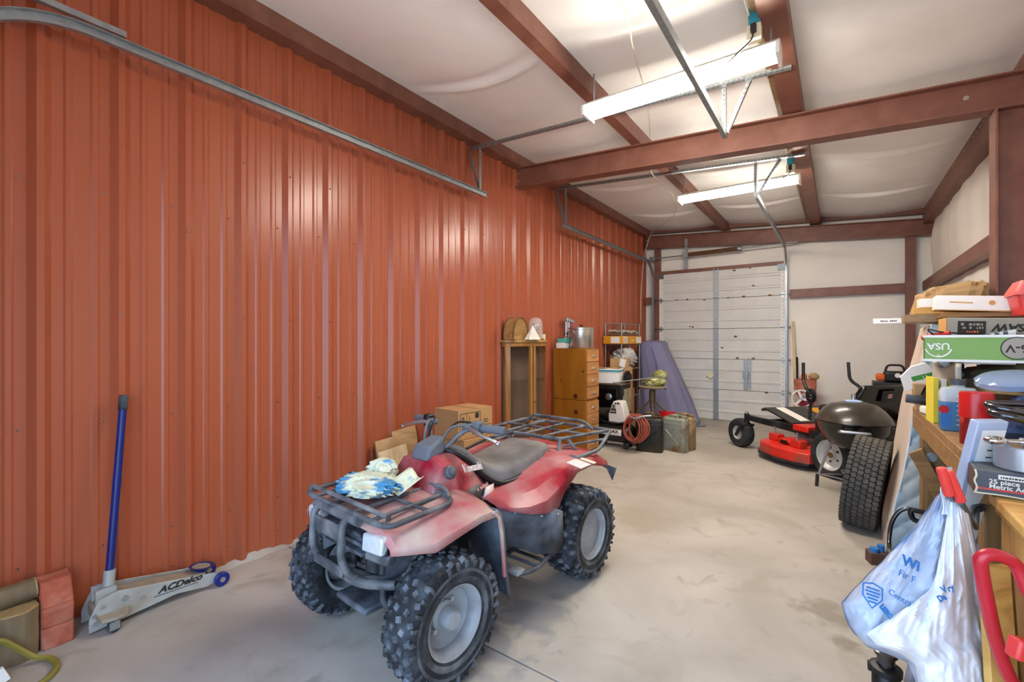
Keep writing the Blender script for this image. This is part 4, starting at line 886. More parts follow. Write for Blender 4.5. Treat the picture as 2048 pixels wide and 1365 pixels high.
MB().bb(-.13, .13, -.09, .09, 0, .13).build('parcel', 'kraft', M=T(-2.72, 6.62, 1.022) @ RZ(10), bev=.005, label='small kraft parcel on top of the open brown carton', cat='box')
MB().box((0, 0, .06), (.09, .004, .12), RY(12)).build('white_card', 'white', M=T(-2.64, 6.50, 1.03), label='upright white card before the kraft parcel', cat='card')
MB().bb(-.08, .08, -.06, .06, 0, .19).build('brown_carton', 'kraft', M=T(-2.945, 6.14, .817), bev=.003, label='narrow brown carton at the left of the white file box', cat='box')
crump(-2.95, 6.10, 1.062, .07, .10, .06, 31, .4).build('paper_wad', 'paper', smooth=20, label='wad of white paper on the narrow brown carton', cat='paper')
crump(-2.485, 6.34, .895, .05, .09, .085, 44, .5).build('dark_bag', 'black', smooth=30, label='small black bag beside the white file box', cat='bag')
# --- air compressor
AC = thing('air_compressor', 'black horizontal tank air compressor with white motor shroud', 'air compressor', T(-2.43, 5.80, 0))
MB().lathe([(0, -.36), (.05, -.355), (.10, -.33), (.13, -.28), (.133, -.25), (.133, .16), (.13, .19), (.10, .235), (.05, .255), (0, .26)], 28, T(0, 0, .195) @ RY(90)).build('tank', 'compressor', AC, smooth=40)
for x, y in ((-.2, -.09), (.16, -.09), (-.2, .09), (.16, .09)): MB().box((x, y, .04), (.05, .03, .08)).build('foot', 'compressor', AC, bev=.005)
MB().bb(-.25, .19, -.09, .09, .325, .34).build('motor_deck', 'compressor', AC, bev=.004)
MB().lathe([(0, -.15), (.075, -.15), (.085, -.14), (.085, .06), (.06, .07), (0, .07)], 22, T(-.14, 0, .43) @ RY(90)).build('motor', 'compressor', AC, smooth=35)
MB().loft([[(-.07, -.10, .34), (.15, -.10, .34), (.15, .09, .34), (-.07, .09, .34)], [(-.075, -.10, .44), (.155, -.10, .44), (.155, .09, .44), (-.075, .09, .44)], [(-.01, -.085, .62), (.11, -.085, .62), (.11, .07, .62), (-.01, .07, .62)]]).build('shroud', 'shroud', AC, bev=.015, seg=3)
MB().prism([(-.05, .46), (.04, .46), (.025, .575), (-.02, .575)], 0, .002, frame((0, -.1395, 0), (1, 0, 0), (0, .083, 1))).build('shroud_label', 'ink', AC)
text('3.5', .06, frame((0, -.1045, .545), (1, 0, 0), (0, .085, 1)), 'cream', AC); bars(.06, .012, frame((0, -.1015, .487), (1, 0, 0), (0, .083, 1)), 'cream', AC)
bars(.07, .03, frame((.05, -.0925, .595), (1, 0, 0), (0, .083, 1)), 'ink', AC)
MB().grid(14, 3, lambda u, v: (-.30 + .42 * u, -.1345 * math.cos(math.radians(-8 + 34 * v)), .195 + .1345 * math.sin(math.radians(-8 + 34 * v)))).build('name_plate', 'paper', AC, smooth=60)
text('BLACK MAX', .062, frame((-.09, -.139, .225), (1, 0, 0), (0, .22, 1)), 'ink', AC, ext=.001, bold=.002)
MB().box((.19, -.05, .36), (.06, .08, .05)).build('pressure_switch', 'red_plastic', AC, bev=.006); MB().tube(spline([(.17, -.08, .36), (.05, -.15, .34), (-.12, -.14, .35), (-.2, -.08, .38)], 5), .008, 6).build('power_cord', 'black', AC)
HO = thing('air_hose', 'coiled red brown air hose hung over the compressor end', 'hose', T(-2.10, 5.63, .335))
rs = random.Random(12)
for k in range(7):
    a, b, ph = .105 + .012 * (k % 4), .145 + .015 * (k % 3), rs.uniform(-.2, .2)
    MB().tube([((a * math.cos(t / 28 * 2 * math.pi) + .02 * (k - 3) * .6), -.05 + .014 * k + .02 * math.sin(t / 28 * 2 * math.pi + ph), b * math.sin(t / 28 * 2 * math.pi) + .04 * ph - .03) for t in range(28)], .0105, 7, closed=True).build('hose_loop', 'hose_red', HO, smooth=60)
MB().tube(spline([(-.05, -.06, .12), (.03, -.08, .11), (.1, -.06, .14), (.2, .0, .15)], 5), .012, 7).build('hose_end', 'galv', HO, smooth=60)
# --- jerry cans
def jerry(label, x, y, rz, m, cap=True):
    J = thing('jerry_can', label, 'jerry can', T(x, y, 0) @ RZ(rz), 'old jerry cans beside the compressor')
    w, d, h = .165, .075, .43
    def ring(z, k=1, kd=None): kd = kd or k; return [(p[0] * k, p[1] * kd, z) for p in rnd([(-w, -d, 0), (w, -d, 0), (w, d, 0), (-w, d, 0)], .05, 4, True)]
    MB().loft([ring(.0, .95), ring(.012, 1), ring(h - .05), ring(h - .02, .97), ring(h, .86, .7)]).build('can_body', m, J, smooth=35)
    for s in (-1, 1):
        for a, b in (((-.09, .10), (.09, .27)), ((-.09, .27), (.09, .10))): MB().tube([(a[0], s * (d + .001), a[1]), (b[0], s * (d + .001), b[1])], .010, 6, flat=.6).build('stamped_rib', m, J, smooth=60)
        MB().tube([(-w * .9, s * (d + .001), h - .075), (w * .9, s * (d + .001), h - .075)], .006, 6).build('seam_rib', m, J)
    for yy in (-.045, 0, .045): MB().tube(rnd([(-.07, yy, h - .02), (-.06, yy, h + .03), (.06, yy, h + .03), (.07, yy, h - .02)], .02), .008, 6).build('carry_handle', m, J, smooth=60)
    MB().cyl((.115, 0, h - .025), (.125, 0, h + .025), .032, n=14).build('spout_cap', m, J); MB().box((.09, 0, h + .02), (.06, .03, .012)).build('cap_latch', 'rust', J, bev=.003)
    return J
jerry('pale rusty jerry can standing at the front', -1.72, 6.02, -14, 'jerry_pale')
jerry('tan jerry can right behind the pale rusty one', -1.675, 6.20, -14, 'jerry_tan')
jerry('black jerry can beside the compressor tank', -1.975, 5.80, 12, 'jerry_dark')
jerry('brown jerry can behind the black one', -2.06, 6.0, 10, 'jerry_brown')
# red plastic funnel tray, stool with net, rod
m = MB(); m.loft([[(.12 * k * math.cos(a * math.pi / 10), .055 * k * math.sin(a * math.pi / 10), z + (.012 * math.sin(a * math.pi * 1.0) if z > .03 else 0)) for a in range(20)] for k, z in ((.7, 0), (.8, .02), (1, .085), (.94, .085), (.72, .012))], cap=False)
m.build('red_basket', 'red_plastic', M=T(-1.93, 6.36, .36) @ RX(-12), smooth=25, label='bright red plastic basket above the jerry cans', cat='basket')
MB().bb(-.16, .16, -.14, .14, 0, .355).build('wood_crate', 'plywood_old', M=T(-2.02, 6.42, 0), bev=.004, label='dull wooden crate under the red basket', cat='crate')
ST = thing('swivel_stool', 'round metal stool with curved legs', 'stool', T(-2.30, 6.86, 0))
MB().lathe([(0, .70), (.15, .70), (.20, .715), (.205, .735), (.19, .742), (0, .742)], 30).build('seat', 'stool_seat', ST, smooth=35)
MB().cyl((0, 0, .40), (0, 0, .70), .035).build('column', 'stool_metal', ST); MB().cyl((0, 0, .5), (0, 0, .66), .05, n=8).build('screw_housing', 'stool_metal', ST)
for a in (20, 110, 200, 290): MB().tube(rnd([(.03, 0, .52), (.12, 0, .42), (.22, 0, .36), (.235, 0, .02)], .08), .014, 8, M=RZ(a)).build('leg', 'stool_metal', ST, smooth=60)
for a in (0, 90, 180, 270): MB().cyl((.19 * math.cos(math.radians(a + 30)), .19 * math.sin(math.radians(a + 30)), .69), (.2 * math.cos(math.radians(a + 30)), .2 * math.sin(math.radians(a + 30)), .70), .015).build('seat_bolt', 'black', ST)
crump(-2.27, 6.86, .80, .16, .15, .07, 51, .45).build('netting', 'olive_net', smooth=20, label='heap of yellow green netting on the stool', cat='netting')
crump(-2.20, 6.92, .90, .10, .10, .07, 57, .5).build('rope_bundle', 'olive_net', smooth=20, label='pale green rope bundle on top of the netting', cat='rope')
MB().cyl((-2.56, 6.00, .835), (-2.10, 6.72, .90), .009, n=8).build('metal_rod', 'galv', label='thin metal rod lying between the black machine and the stool', cat='rod')
# --- thing under a lavender sheet
LV = thing('covered_machine', 'tall machine hidden under a draped lavender sheet', 'covered machine', T(-2.55, 8.15, 0))
def drape(u, v):
    a = 2 * math.pi * u; cap = min(1, v / .22); z = 1.42 - .05 * cap ** 3 if v < .22 else 1.37 * (1 - (v - .22) / .78)
    rt = .02 + .60 * (1 - min(1, z / 1.43) ** 1.15) if z < 1.37 else .02 + .60 * (1 - (1.37 / 1.43) ** 1.15)
    rt = max(rt, .05 + .03 * cap); lf_ = -.42; cx, rx = (rt + lf_) / 2, (rt - lf_) / 2
    ry = .24 + .12 * (1 - z / 1.42); k = cap ** .6
    fold = 1 + (.04 * math.sin(9 * a + 2 * v) + .03 * math.sin(17 * a - 3 * v) + .02 * math.sin(29 * a)) * v
    c, s_ = math.cos(a), math.sin(a); c = abs(c) ** .8 * (1 if c > 0 else -1); s_ = abs(s_) ** .8 * (1 if s_ > 0 else -1)
    return (cx + rx * k * fold * c, ry * k * fold * s_, max(.004, z + .012 * math.sin(3 * a) * (1 - v)))
MB().grid(72, 24, drape, cu=True).build('sheet', 'lavender', LV, smooth=60, solid=.006)
MB().grid(16, 6, lambda u, v: (.34 + .42 * u, -.22 + .10 * v + .03 * math.sin(7 * u), .006 + .02 * abs(math.sin(8 * u + 5 * v)) * (1 - u * .5))).build('trailing_hem', 'lavender', LV, smooth=50, solid=.004)
MB().tube(spline([(-.2, -.22, 1.39), (-.08, -.275, 1.25), (.02, -.32, .95), (.06, -.35, .6)], 6), .006, 5).build('sheet_seam', 'lavender', LV, smooth=60)
MB().bb(-.35, .0, -.15, .15, .0, .6).build('hidden_base', 'black', LV)
# ================================================================ zero turn mower
mat('mower_red', 'C8241A', .35, var=.06, vs=6, col2='7E4A38', mix=.12, ms=5, coat=.2); mat('mower_black', '17181A', .4, var=.12, vs=10, col2='3A3835', mix=.2, ms=8)
mat('rubber', '1E1F21', .8, var=.15, vs=12, col2='3C3D3C', mix=.25, ms=6); mat('rim_white', 'BDBCB6', .4, .2, var=.08)
MW = thing('zero_turn_mower', 'red and black zero turn riding mower', 'riding mower', frame((-.108, 6.424, 0), (-.726, .688, 0), (-.688, -.726, 0)))
# local: x forward, y = side nearer the camera, z up
def mwheel(name, x, y, R, w, rimr, par, offs=0):
    o = MB().lathe([(rimr * .98, -w * .7), (rimr * .9, -w * .5), (rimr * .9, w * .5), (rimr * .98, w * .8), (rimr * 1.04, w * .85), (rimr * .95, w * .65), (rimr * .8, w * .35), (rimr * .74, w * .38), (rimr * .3, w * .42), (rimr * .28, w * .6), (0, w * .62)], 36, RX(-90)).build(name, 'rim_white', par, smooth=35, M=T(x, y, R))
    ty = [(rimr, .85), (rimr * 1.06, .95), ((rimr + R) * .52, 1.0), (R * .93, .9), (R * .985, .6), (R, 0)]; ty = [(r, q * w) for r, q in ty]; ty += [(r, -q) for r, q in ty[-2::-1]]
    MB().lathe(ty, 44, RX(-90)).build('tyre', 'rubber', o, smooth=40); return o
o = mwheel('rear_wheel', -.50, .40, .24, .105, .155, MW)
for k in range(5): MB().cyl((.075 * math.cos(k * 1.257), .044, .075 * math.sin(k * 1.257)), (.075 * math.cos(k * 1.257), .05, .075 * math.sin(k * 1.257)), .012, n=8).build('stud_hole', 'black', o)
MB().cyl((0, .06, 0), (0, .075, 0), .028, n=12).build('hub_cap', 'rust', o)
mwheel('rear_wheel', -.50, -.80, .24, .105, .155, MW)
def caster(y):
    c = thing('front_caster', None, None); c.parent = MW; c.matrix_local = T(.90, y, 0)
    w = mwheel('caster_wheel', 0.04, 0, .19, .07, .09, MW); w.parent = c; w.matrix_local = T(.04, 0, .19)
    for s in (-1, 1): MB().loft([[(.02, s * .08, .145), (.06, s * .08, .145), (.06, s * .09, .165), (.02, s * .09, .185)], [(-.10, s * .08, .30), (-.05, s * .08, .30), (-.05, s * .09, .32), (-.10, s * .09, .33)]]).build('caster_fork', 'mower_black', c)
    MB().bb(-.11, -.03, -.085, .085, .30, .325).build('fork_crown', 'mower_black', c, bev=.006); MB().cyl((-.07, 0, .32), (-.07, 0, .46), .032, n=14).build('pivot_tube', 'mower_black', c); MB().cyl((-.07, 0, .46), (-.07, 0, .485), .022, n=12).build('pivot_cap', 'galv', c)
caster(.40); caster(-.80)
for y in (.40, -.80): MB().loft([[(.82, y - .03, .38), (.82, y + .03, .38), (.82, y + .03, .445), (.82, y - .03, .445)], [(.30, (y * .72 - .06) - .03, .33), (.30, (y * .72 - .06) + .03, .33), (.30, (y * .72 - .06) + .03, .41), (.30, (y * .72 - .06) - .03, .41)], [(-.60, (y * .72 - .06) - .03, .28), (-.60, (y * .72 - .06) + .03, .28), (-.60, (y * .72 - .06) + .03, .37), (-.60, (y * .72 - .06) - .03, .37)]]).build('frame_rail', 'mower_black', MW)
MB().bb(.56, .62, -.74, .36, .36, .42).build('front_crossbar', 'mower_black', MW, bev=.006)
# deck
dk = [(.50, -.85), (.56, -.55), (.52, -.2), (.56, .2), (.52, .46), (.38, .57), (.10, .61), (-.15, .58), (-.27, .50), (-.30, -.8), (-.1, -.95), (.3, -.95)]
MB().loft([[(x * 1.03, y * 1.03, .07) for x, y in dk], [(x, y, .08) for x, y in dk], [(x * .99, y * .99, .185) for x, y in dk], [(x * .93, y * .92, .205) for x, y in dk]]).build('cutting_deck', 'mower_red', MW, bev=.008)
MB().loft([[(x * 1.035, y * 1.035, .06) for x, y in dk], [(x * 1.035, y * 1.035, .085) for x, y in dk]]).build('deck_skirt', 'mower_black', MW)
for x, y in ((.36, .36), (-.02, .40)):
    MB().bb(x - .07, x + .07, y - .05, y + .05, .205, .29).build('hanger_bracket', 'mower_red', MW, bev=.008)
    MB().tube([(x, y + .02, .24), (x, y + .02, .37)], .014, 6).build('lift_chain', 'galv', MW)
MB().bb(.02, .26, .22, .44, .205, .27).build('belt_cover', 'mower_red', MW, bev=.03); MB().bb(.10, .20, .43, .445, .215, .255).build('cover_opening', 'black', MW)
MB().lathe([(0, .03), (.10, .03), (.11, 0), (.06, -.02), (0, -.02)], 24, T(.18, .12, .29)).build('spindle_pulley', 'galv', MW, smooth=35)
# foot plate
MB().loft([[(.66, y, .56) for y in (-.55, .28)] + [(.66, y, .54) for y in (.28, -.55)], [(.20, y, .44) for y in (-.55, .28)] + [(.20, y, .42) for y in (.28, -.55)]]).build('foot_plate', 'mower_black', MW, bev=.004)
MB().loft([[(.66, y, .56) for y in (-.55, .28)] + [(.66, y, .54) for y in (.28, -.55)], [(.72, y, .53) for y in (-.55, .28)] + [(.70, y, .51) for y in (.28, -.55)]]).build('foot_plate_lip', 'mower_black', MW)
MB().loft([[(.64, .0, .5565), (.64, .13, .5565), (.24, .13, .4515), (.24, .0, .4515)], [(.64, .0, .5585), (.64, .13, .5585), (.24, .13, .4535), (.24, .0, .4535)]]).build('warning_decal', 'paper', MW)
MB().loft([[(.60, -.52, .5465), (.60, -.30, .5465), (.24, -.30, .4515), (.24, -.52, .4515)], [(.60, -.52, .5485), (.60, -.30, .5485), (.24, -.30, .4535), (.24, -.52, .4535)]]).build('yellow_decal', 'yellow_box', MW)
MB().bb(-.02, .20, -.55, .28, .36, .43).build('floor_pan', 'mower_red', MW, bev=.01)
# body, seat, engine
MB().bb(-.80, -.02, -.58, .20, .30, .56).build('engine_body', 'mower_black', MW, bev=.03, seg=3)
for s in (1, -1): MB().loft([[(-.62, s * .28, .5), (-.10, s * .28, .5), (-.10, s * .44, .5), (-.62, s * .44, .5)], [(-.58, s * .28, .60), (-.16, s * .28, .60), (-.16, s * .42, .59), (-.58, s * .42, .59)]]).build('side_fender', 'mower_black', MW, bev=.02, seg=3, M=T(0, -.2, 0))
MB().bb(-.46, -.02, -.44, .16, .60, .70).build('seat_cushion', 'mower_black', MW, bev=.04, seg=4)
sb = MB(); sb.loft([[(-.40 - .0, y, .60) for y in (-.48, .20)] + [(-.52, y, .60) for y in (.20, -.48)], [(-.47, y, .82) for y in (-.48, .20)] + [(-.56, y, .82) for y in (.20, -.48)], [(-.54, y, .96) for y in (-.43, .14)] + [(-.60, y, .96) for y in (.14, -.43)]]); sb.build('seat_back', 'black_gloss', MW, bev=.05, seg=4)
MB().box((0, 0, 0), (.006, .20, .13), T(-.592, -.16, .84) @ RY(-14)).build('seat_panel', 'mower_black', MW, bev=.003); MB().box((0, 0, 0), (.004, .05, .045), T(-.598, -.16, .845) @ RY(-14)).build('seat_badge', 'decal_pink', MW)
for s in (1, -1):
    b = -.2 + s * .36
    MB().tube(rnd([(.08, b, .50), (.06, b, .74)], .02), .017, 10).build('lever_post', 'mower_black', MW); MB().lathe([(0, -.02), (.055, -.02), (.06, 0), (.055, .02), (0, .02)], 18, T(.06, b, .78) @ RX(90) @ SC(1, 1.5, 1)).build('lever_pivot', 'mower_black', MW, smooth=35)
    MB().tube(rnd([(.06, b, .78), (.10, b + s * .02, .86), (.20, b - s * .03, .94), (.21, b - s * .04, 1.16)], .06), .018, 10).build('lap_bar', 'mower_black', MW, smooth=60)
    for z in (.755, .79): MB().cyl((.06 - .02, b + s * .02, z), (.06 - .02, b + s * .026, z), .010, n=8).build('pivot_bolt', 'galv', MW)
# ================================================================ kettle grill
KG = thing('kettle_grill', 'large black kettle barbecue grill on splayed legs', 'grill', T(.115, 5.40, 0))
r = .292; zr = .665
MB().lathe([(0, zr - .275), (.10, zr - .265), (.19, zr - .225), (.24, zr - .16), (.28, zr - .08), (r, zr - .005), (r + .004, zr)], 48).build('bowl', 'black_gloss', KG, smooth=50)
mat('lid_dusty', '171615', .3, var=.2, vs=4, col2='4E463C', mix=.45, ms=3, soft=.25, coat=.25)
MB().lathe([(r + .008, zr - .008), (r + .012, zr), (r + .006, zr + .012), (.285, zr + .045), (.24, zr + .105), (.18, zr + .155), (.09, zr + .178), (0, zr + .184)], 48).build('lid', 'lid_dusty', KG, smooth=50)
MB().tube([((r + .012) * math.cos(a / 24 * math.pi), (r + .012) * math.sin(a / 24 * math.pi), zr - .002) for a in range(48)], .006, 6, closed=True).build('rim_bead', 'black_gloss', KG, smooth=60)
MB().lathe([(0, 0), (.02, 0), (.016, .03), (.018, .07), (.0, .08)], 14, T(0, 0, zr + .18)).build('lid_handle', 'alu', KG, smooth=35)
MB().prism(rnd([(-.075, -.012, 0), (-.03, .0, 0), (.03, 0, 0), (.075, -.012, 0), (.04, -.022, 0), (-.04, -.022, 0)], .01, 3, True), 0, .012, T(0, -.012, zr + .20) @ RX(90)).build('lid_vent', 'alu', KG)
MB().tube(rnd([(-.11, -r - .0, zr - .07), (-.10, -r - .035, zr - .065), (.10, -r - .035, zr - .065), (.11, -r, zr - .07)], .03), .014, 10).build('bowl_handle', 'alu', KG, smooth=60)
for a, l in ((188, 1), (305, 1), (60, 1)):
    c, s = math.cos(math.radians(a)), math.sin(math.radians(a))
    MB().cyl((.17 * c, .17 * s, zr - .20), (.29 * c, .29 * s, .07 if a == 188 else .0), .012, n=10).build('leg', 'alu', KG)
    if a == 188: MB().cyl((.285 * c, .285 * s, .12), (.292 * c, .292 * s, .0), .016, n=10).build('leg_foot', 'mower_black', KG)
MB().lathe([(0, .16), (.09, .16), (.10, .175), (.095, .175), (0, .165)], 24).build('ash_catcher', 'alu', KG, smooth=35)
for a, b in ((188, 305), (305, 60), (60, 188)):
    p = [(.27 * math.cos(math.radians(q)), .27 * math.sin(math.radians(q)), .12) for q in (a, b)]
    MB().cyl(p[0], p[1], .005, n=6).build('leg_brace', 'alu', KG)
# ================================================================ leaning truck tyre
TY = thing('truck_tyre', 'worn truck tyre leaning on the mattress', 'tyre', T(.125, 4.42, 0) @ RY(8) @ RZ(-8))
R, w = .335, .112
MB().lathe([(.21, -w * .75), (.215, -w * .9), (.26, -w * 1.03), (.31, -w), (R - .012, -w * .86), (R - .003, -w * .7), (R, -w * .4), (R + .001, 0), (R, w * .4), (R - .003, w * .7), (R - .012, w * .86), (.31, w), (.26, w * 1.03), (.215, w * .9), (.21, w * .75)], 60, T(0, 0, R + .008) @ RY(90)).build('carcass', 'rubber', TY, smooth=35)
tb = MB()
for row, x in enumerate((-.093, -.056, -.019, .019, .056, .093)):
    n = 56
    for i in range(n):
        tb.box((x, 0, R + .0015), (.030, .031, .012), T(0, 0, R + .008) @ RX(360 / n * (i + .3 * row)) @ T(x, 0, R) @ RZ(18 if row % 2 else -14) @ T(-x, 0, -R))
mat('tread_dusty', '45433F', .85, var=.2, vs=14, col2='5E584F', mix=.3, ms=7)
tb.build('tread_blocks', 'tread_dusty', TY, smooth=0, kind='stuff')
# ================================================================ mattress leaning on the bench
mat('mattress_side', 'C6B5A6', .9, var=.05, vs=5); mat('piping', 'B9C6CE', .8)
def quilt_mat():
    mat('quilt_blue', '90A6B3', .8, var=.08, vs=6, bump=.3, bs=50, col2='B9B3A6', mix=.14, ms=5)
quilt_mat()
MA = thing('mattress', 'blue quilted mattress standing on edge against the bench', 'mattress', T(0, 0, 0))
def mx_(y, z, off):           # left face, leaning right and slightly twisted
    f = (y - 3.9) / 1.1; xb = .256 + .018 * f; xt = .478 + .06 * f; s = z / 1.52
    return xb + (xt - xb) * s + off + .008 * math.sin(6 * z + y)
MB().grid(10, 24, lambda u, v: (mx_(3.9 + 1.1 * u, 1.52 * v, 0), 3.9 + 1.1 * u, 1.52 * v + .002)).build('beige_face', 'mattress_side', MA, smooth=60)
def qend(u, v):
    z = 1.52 * v; x = mx_(3.9, z, .19 * u); q = abs(math.sin(math.pi * (z * 6.5 + u * 1.6))) * abs(math.sin(math.pi * (z * 6.5 - u * 1.6)))
    return (x, 3.9 - .016 * q ** .5 - .008 * math.sin(math.pi * u), z + .002)
MB().grid(16, 130, qend).build('quilted_end', 'quilt_blue', MA, smooth=60)
MB().grid(10, 24, lambda u, v: (mx_(3.9 + 1.1 * u, 1.52 * v, .19), 3.9 + 1.1 * u, 1.52 * v + .002)).build('far_face', 'quilt_blue', MA, smooth=60)
MB().grid(10, 6, lambda u, v: (mx_(3.9 + 1.1 * u, 1.52, .19 * v), 3.9 + 1.1 * u, 1.522 + .012 * math.sin(math.pi * v))).build('top_edge', 'quilt_blue', MA, smooth=60)
MB().grid(4, 12, lambda u, v: (mx_(5.0, 1.52 * v, .19 * u), 5.0, 1.52 * v + .002)).build('far_end', 'quilt_blue', MA, smooth=60)
MB().tube([(mx_(3.9, 1.52 * k / 20, 0), 3.895, 1.52 * k / 20 + .002) for k in range(21)], .008, 6).build('edge_piping', 'piping', MA, smooth=60)
# ================================================================ things by the end wall
WT = thing('red_spreader', 'red and white cased tool with a white hand wheel', 'tool', T(-.40, 8.45, 0))
MB().bb(-.17, .15, -.10, .14, .0, .34).build('base_case', 'mower_red', WT, bev=.01); MB().bb(-.14, .12, -.06, .12, .34, .66).build('case', mat('case_red', '9A2430', .5, col2='C9C0B8', mix=.35, ms=6, soft=.04), WT, bev=.02)
MB().bb(-.17, .12, -.07, .12, .66, .82).build('upper_carton', 'redblock', WT, bev=.01)
hw = thing('hand_wheel', None, None); hw.parent = WT; hw.matrix_local = T(-.06, -.16, .53)
MB().tube([(.13 * math.cos(a / 16 * math.pi), 0, .13 * math.sin(a / 16 * math.pi)) for a in range(32)], .014, 8, closed=True).build('wheel_rim', 'white', hw, smooth=60)
for a in (0, 120, 240): MB().bb(0, .13, -.006, .006, -.018, .018, RY(a + 10)).build('spoke', 'white', hw)
MB().cyl((0, -.015, 0), (0, .09, 0), .022).build('wheel_hub', 'alu', hw)
MB().box((-.04, 0, .865), (.08, .08, .09)).build('orange_cap', mat('orange', 'D8601C', .45), WT, bev=.02); MB().sph((.09, 0, .87), .06, 14, 9, (1.2, 1, .9)).build('tan_bundle', 'kraft', WT, smooth=60)
MB().loft([[(p[0] * .02 - .55, 8.60 + p[1] * .02, 0) for p in ((-1, -1), (1, -1), (1, 1), (-1, 1))], [(p[0] * .02 - .615, 8.90 + p[1] * .012, 1.75) for p in ((-1, -1), (1, -1), (1, 1), (-1, 1))]]).build('wooden_stake', 'plywood', label='long wooden stake leaning by the far door track', cat='stake')
MB().cyl((-.535, 8.66, 0), (-.56, 8.90, 1.15), .014, n=8).build('tool_handle', 'black', label='thin black tool handle leaning by the wooden stake', cat='tool')
CS = thing('chainsaw', 'black and orange chainsaw on a box behind the mower', 'chainsaw', T(.60, 7.75, .885))
MB().bb(-.12, .10, -.08, .08, 0, .14).build('saw_body', 'black', CS, bev=.03, seg=3); MB().box((-.15, -.03, .06), (.10, .10, .09)).build('orange_cover', 'orange', CS, bev=.025, seg=3)
MB().tube(rnd([(-.10, 0, .13), (-.08, 0, .22), (.08, 0, .22), (.10, 0, .12)], .05), .014, 8).build('top_handle', 'black', CS, smooth=60); MB().cyl((.02, -.085, .09), (.02, -.095, .09), .03).build('starter_cap', 'white', CS)
MB().bb(-.25, .25, -.2, .2, 0, .883).build('storage_bin', 'black', M=T(.62, 7.75, 0), bev=.01, label='dark storage bin behind the mower under the chainsaw', cat='bin')
from mathutils import noise as NZ
# ================================================================ workbench and its clutter on the right
wood('bench_wood', '9A7444', '7C5A30', 10, (6, 1, 1)); wood('post_wood', '8A6A40', '6E512E', 10, (1, 1, 8)); wood('pine_light', 'C79A56', 'AE7F3E', 9, (1, 1, 9)); wood('pine_top', 'D0A35A', 'B4843F', 9, (8, 1, 1))
mat('canvas_coat', '6B5B42', .9, var=.2, vs=9, bump=.4, bs=120, col2='8B7654', mix=.3, ms=5); mat('denim', '2E4468', .9, var=.25, vs=8, bump=.3, bs=150)
mat('blue_clear', '8BA2C2', .12, var=.05, alpha=.6); mat('green_card', '7BA24E', .5, var=.04); mat('grey_card', '9B9488', .6, var=.05); mat('tan_card', 'C79650', .7, var=.06)
mat('red_box', 'CF3B3A', .4, var=.06); mat('liquid_blue', '4F83AE', .25, var=.05, alpha=.92); mat('bottle_clear', 'C9D0D4', .25, var=.04, alpha=.72); mat('cap_grey', '4A4D52', .5)
mat('yellow_card', 'DCC83C', .6, var=.05); mat('red_can', 'C3201F', .3, var=.03); mat('blister', 'B5C2DA', .12, var=.05, alpha=.8); mat('tape_silver', 'A6ABB3', .3, .5, var=.05); mat('tape_edge', '8A8C8E', .6, var=.1, vs=40)
mat('chrome', 'C7C9CC', .12, 1., var=.02); mat('chrome_dark', '5B5C60', .2, .9, var=.05); mat('socket_card', '4A4E55', .6, var=.15, vs=9); mat('brown_card', '5A3B2E', .7, var=.15); mat('red_rubber', 'D23A34', .4, var=.05)
mat('truck_red', 'B3202E', .35, var=.06, vs=5, coat=.2); mat('print_blue', '2A6FB0', .5); mat('print_green', '3F8F3C', .5)
BT = 1.0
WBn = thing('workbench', 'rough timber workbench along the right wall', 'workbench', T(0, 0, 0))
for i in range(4): MB().bb(.385 + .172 * i, .385 + .172 * i + .168, 2.17, 3.86, BT - .04, BT).build('top_plank', 'bench_wood', WBn, bev=.003)
MB().bb(.385, .42, 2.17, 3.86, BT - .13, BT - .041).build('edge_rail', 'bench_wood', WBn, bev=.003)
for x, y in ((.43, 3.46), (.97, 3.46), (.45, 2.20), (.97, 2.20)): MB().bb(x - .045, x + .055, y, y + .10, 0, BT - .132).build('post', 'post_wood', WBn, bev=.004)
a, b = pY(1832, 905, 3.40), pY(1888, 1005, 3.40)
MB().loft([[(p[0] + dx, y, p[2] + dz) for dx, dz, y in ((-.028, -.018, 3.42), (.028, .018, 3.42), (.028, .018, 3.455), (-.028, -.018, 3.455))] for p in (a, b)]).build('diagonal_brace', 'bench_wood', WBn, bev=.002)
p = pY(1862, 915, 3.458); MB().cyl((p[0], 3.45, p[2]), (p[0], 3.46, p[2]), .016, n=6).build('bolt', 'galv', WBn); MB().cyl((p[0], 3.456, p[2]), (p[0], 3.459, p[2]), .026, n=16).build('washer', 'galv', WBn)
MB().bb(.52, .93, 2.32, 3.3, 0, .80).build('bench_shade_box', 'black', bev=.02, label='added black box standing in for the shade under the bench', cat='shade box')  # made-up black box: paints the deep shade below the bench top
PN = thing('pine_cabinet', 'pale pine cabinet at the near end of the bench', 'cabinet', T(0, 0, 0))
MB().bb(.41, 1.02, 1.15, 2.03, 0, .91).build('carcass', 'pine_light', PN, bev=.003); MB().bb(.385, 1.04, 1.13, 2.05, .91, .945).build('top_board', 'pine_top', PN, bev=.006)
MB().bb(.398, .41, 1.14, 2.04, .885, .91).build('moulding', 'pine_top', PN, bev=.004)
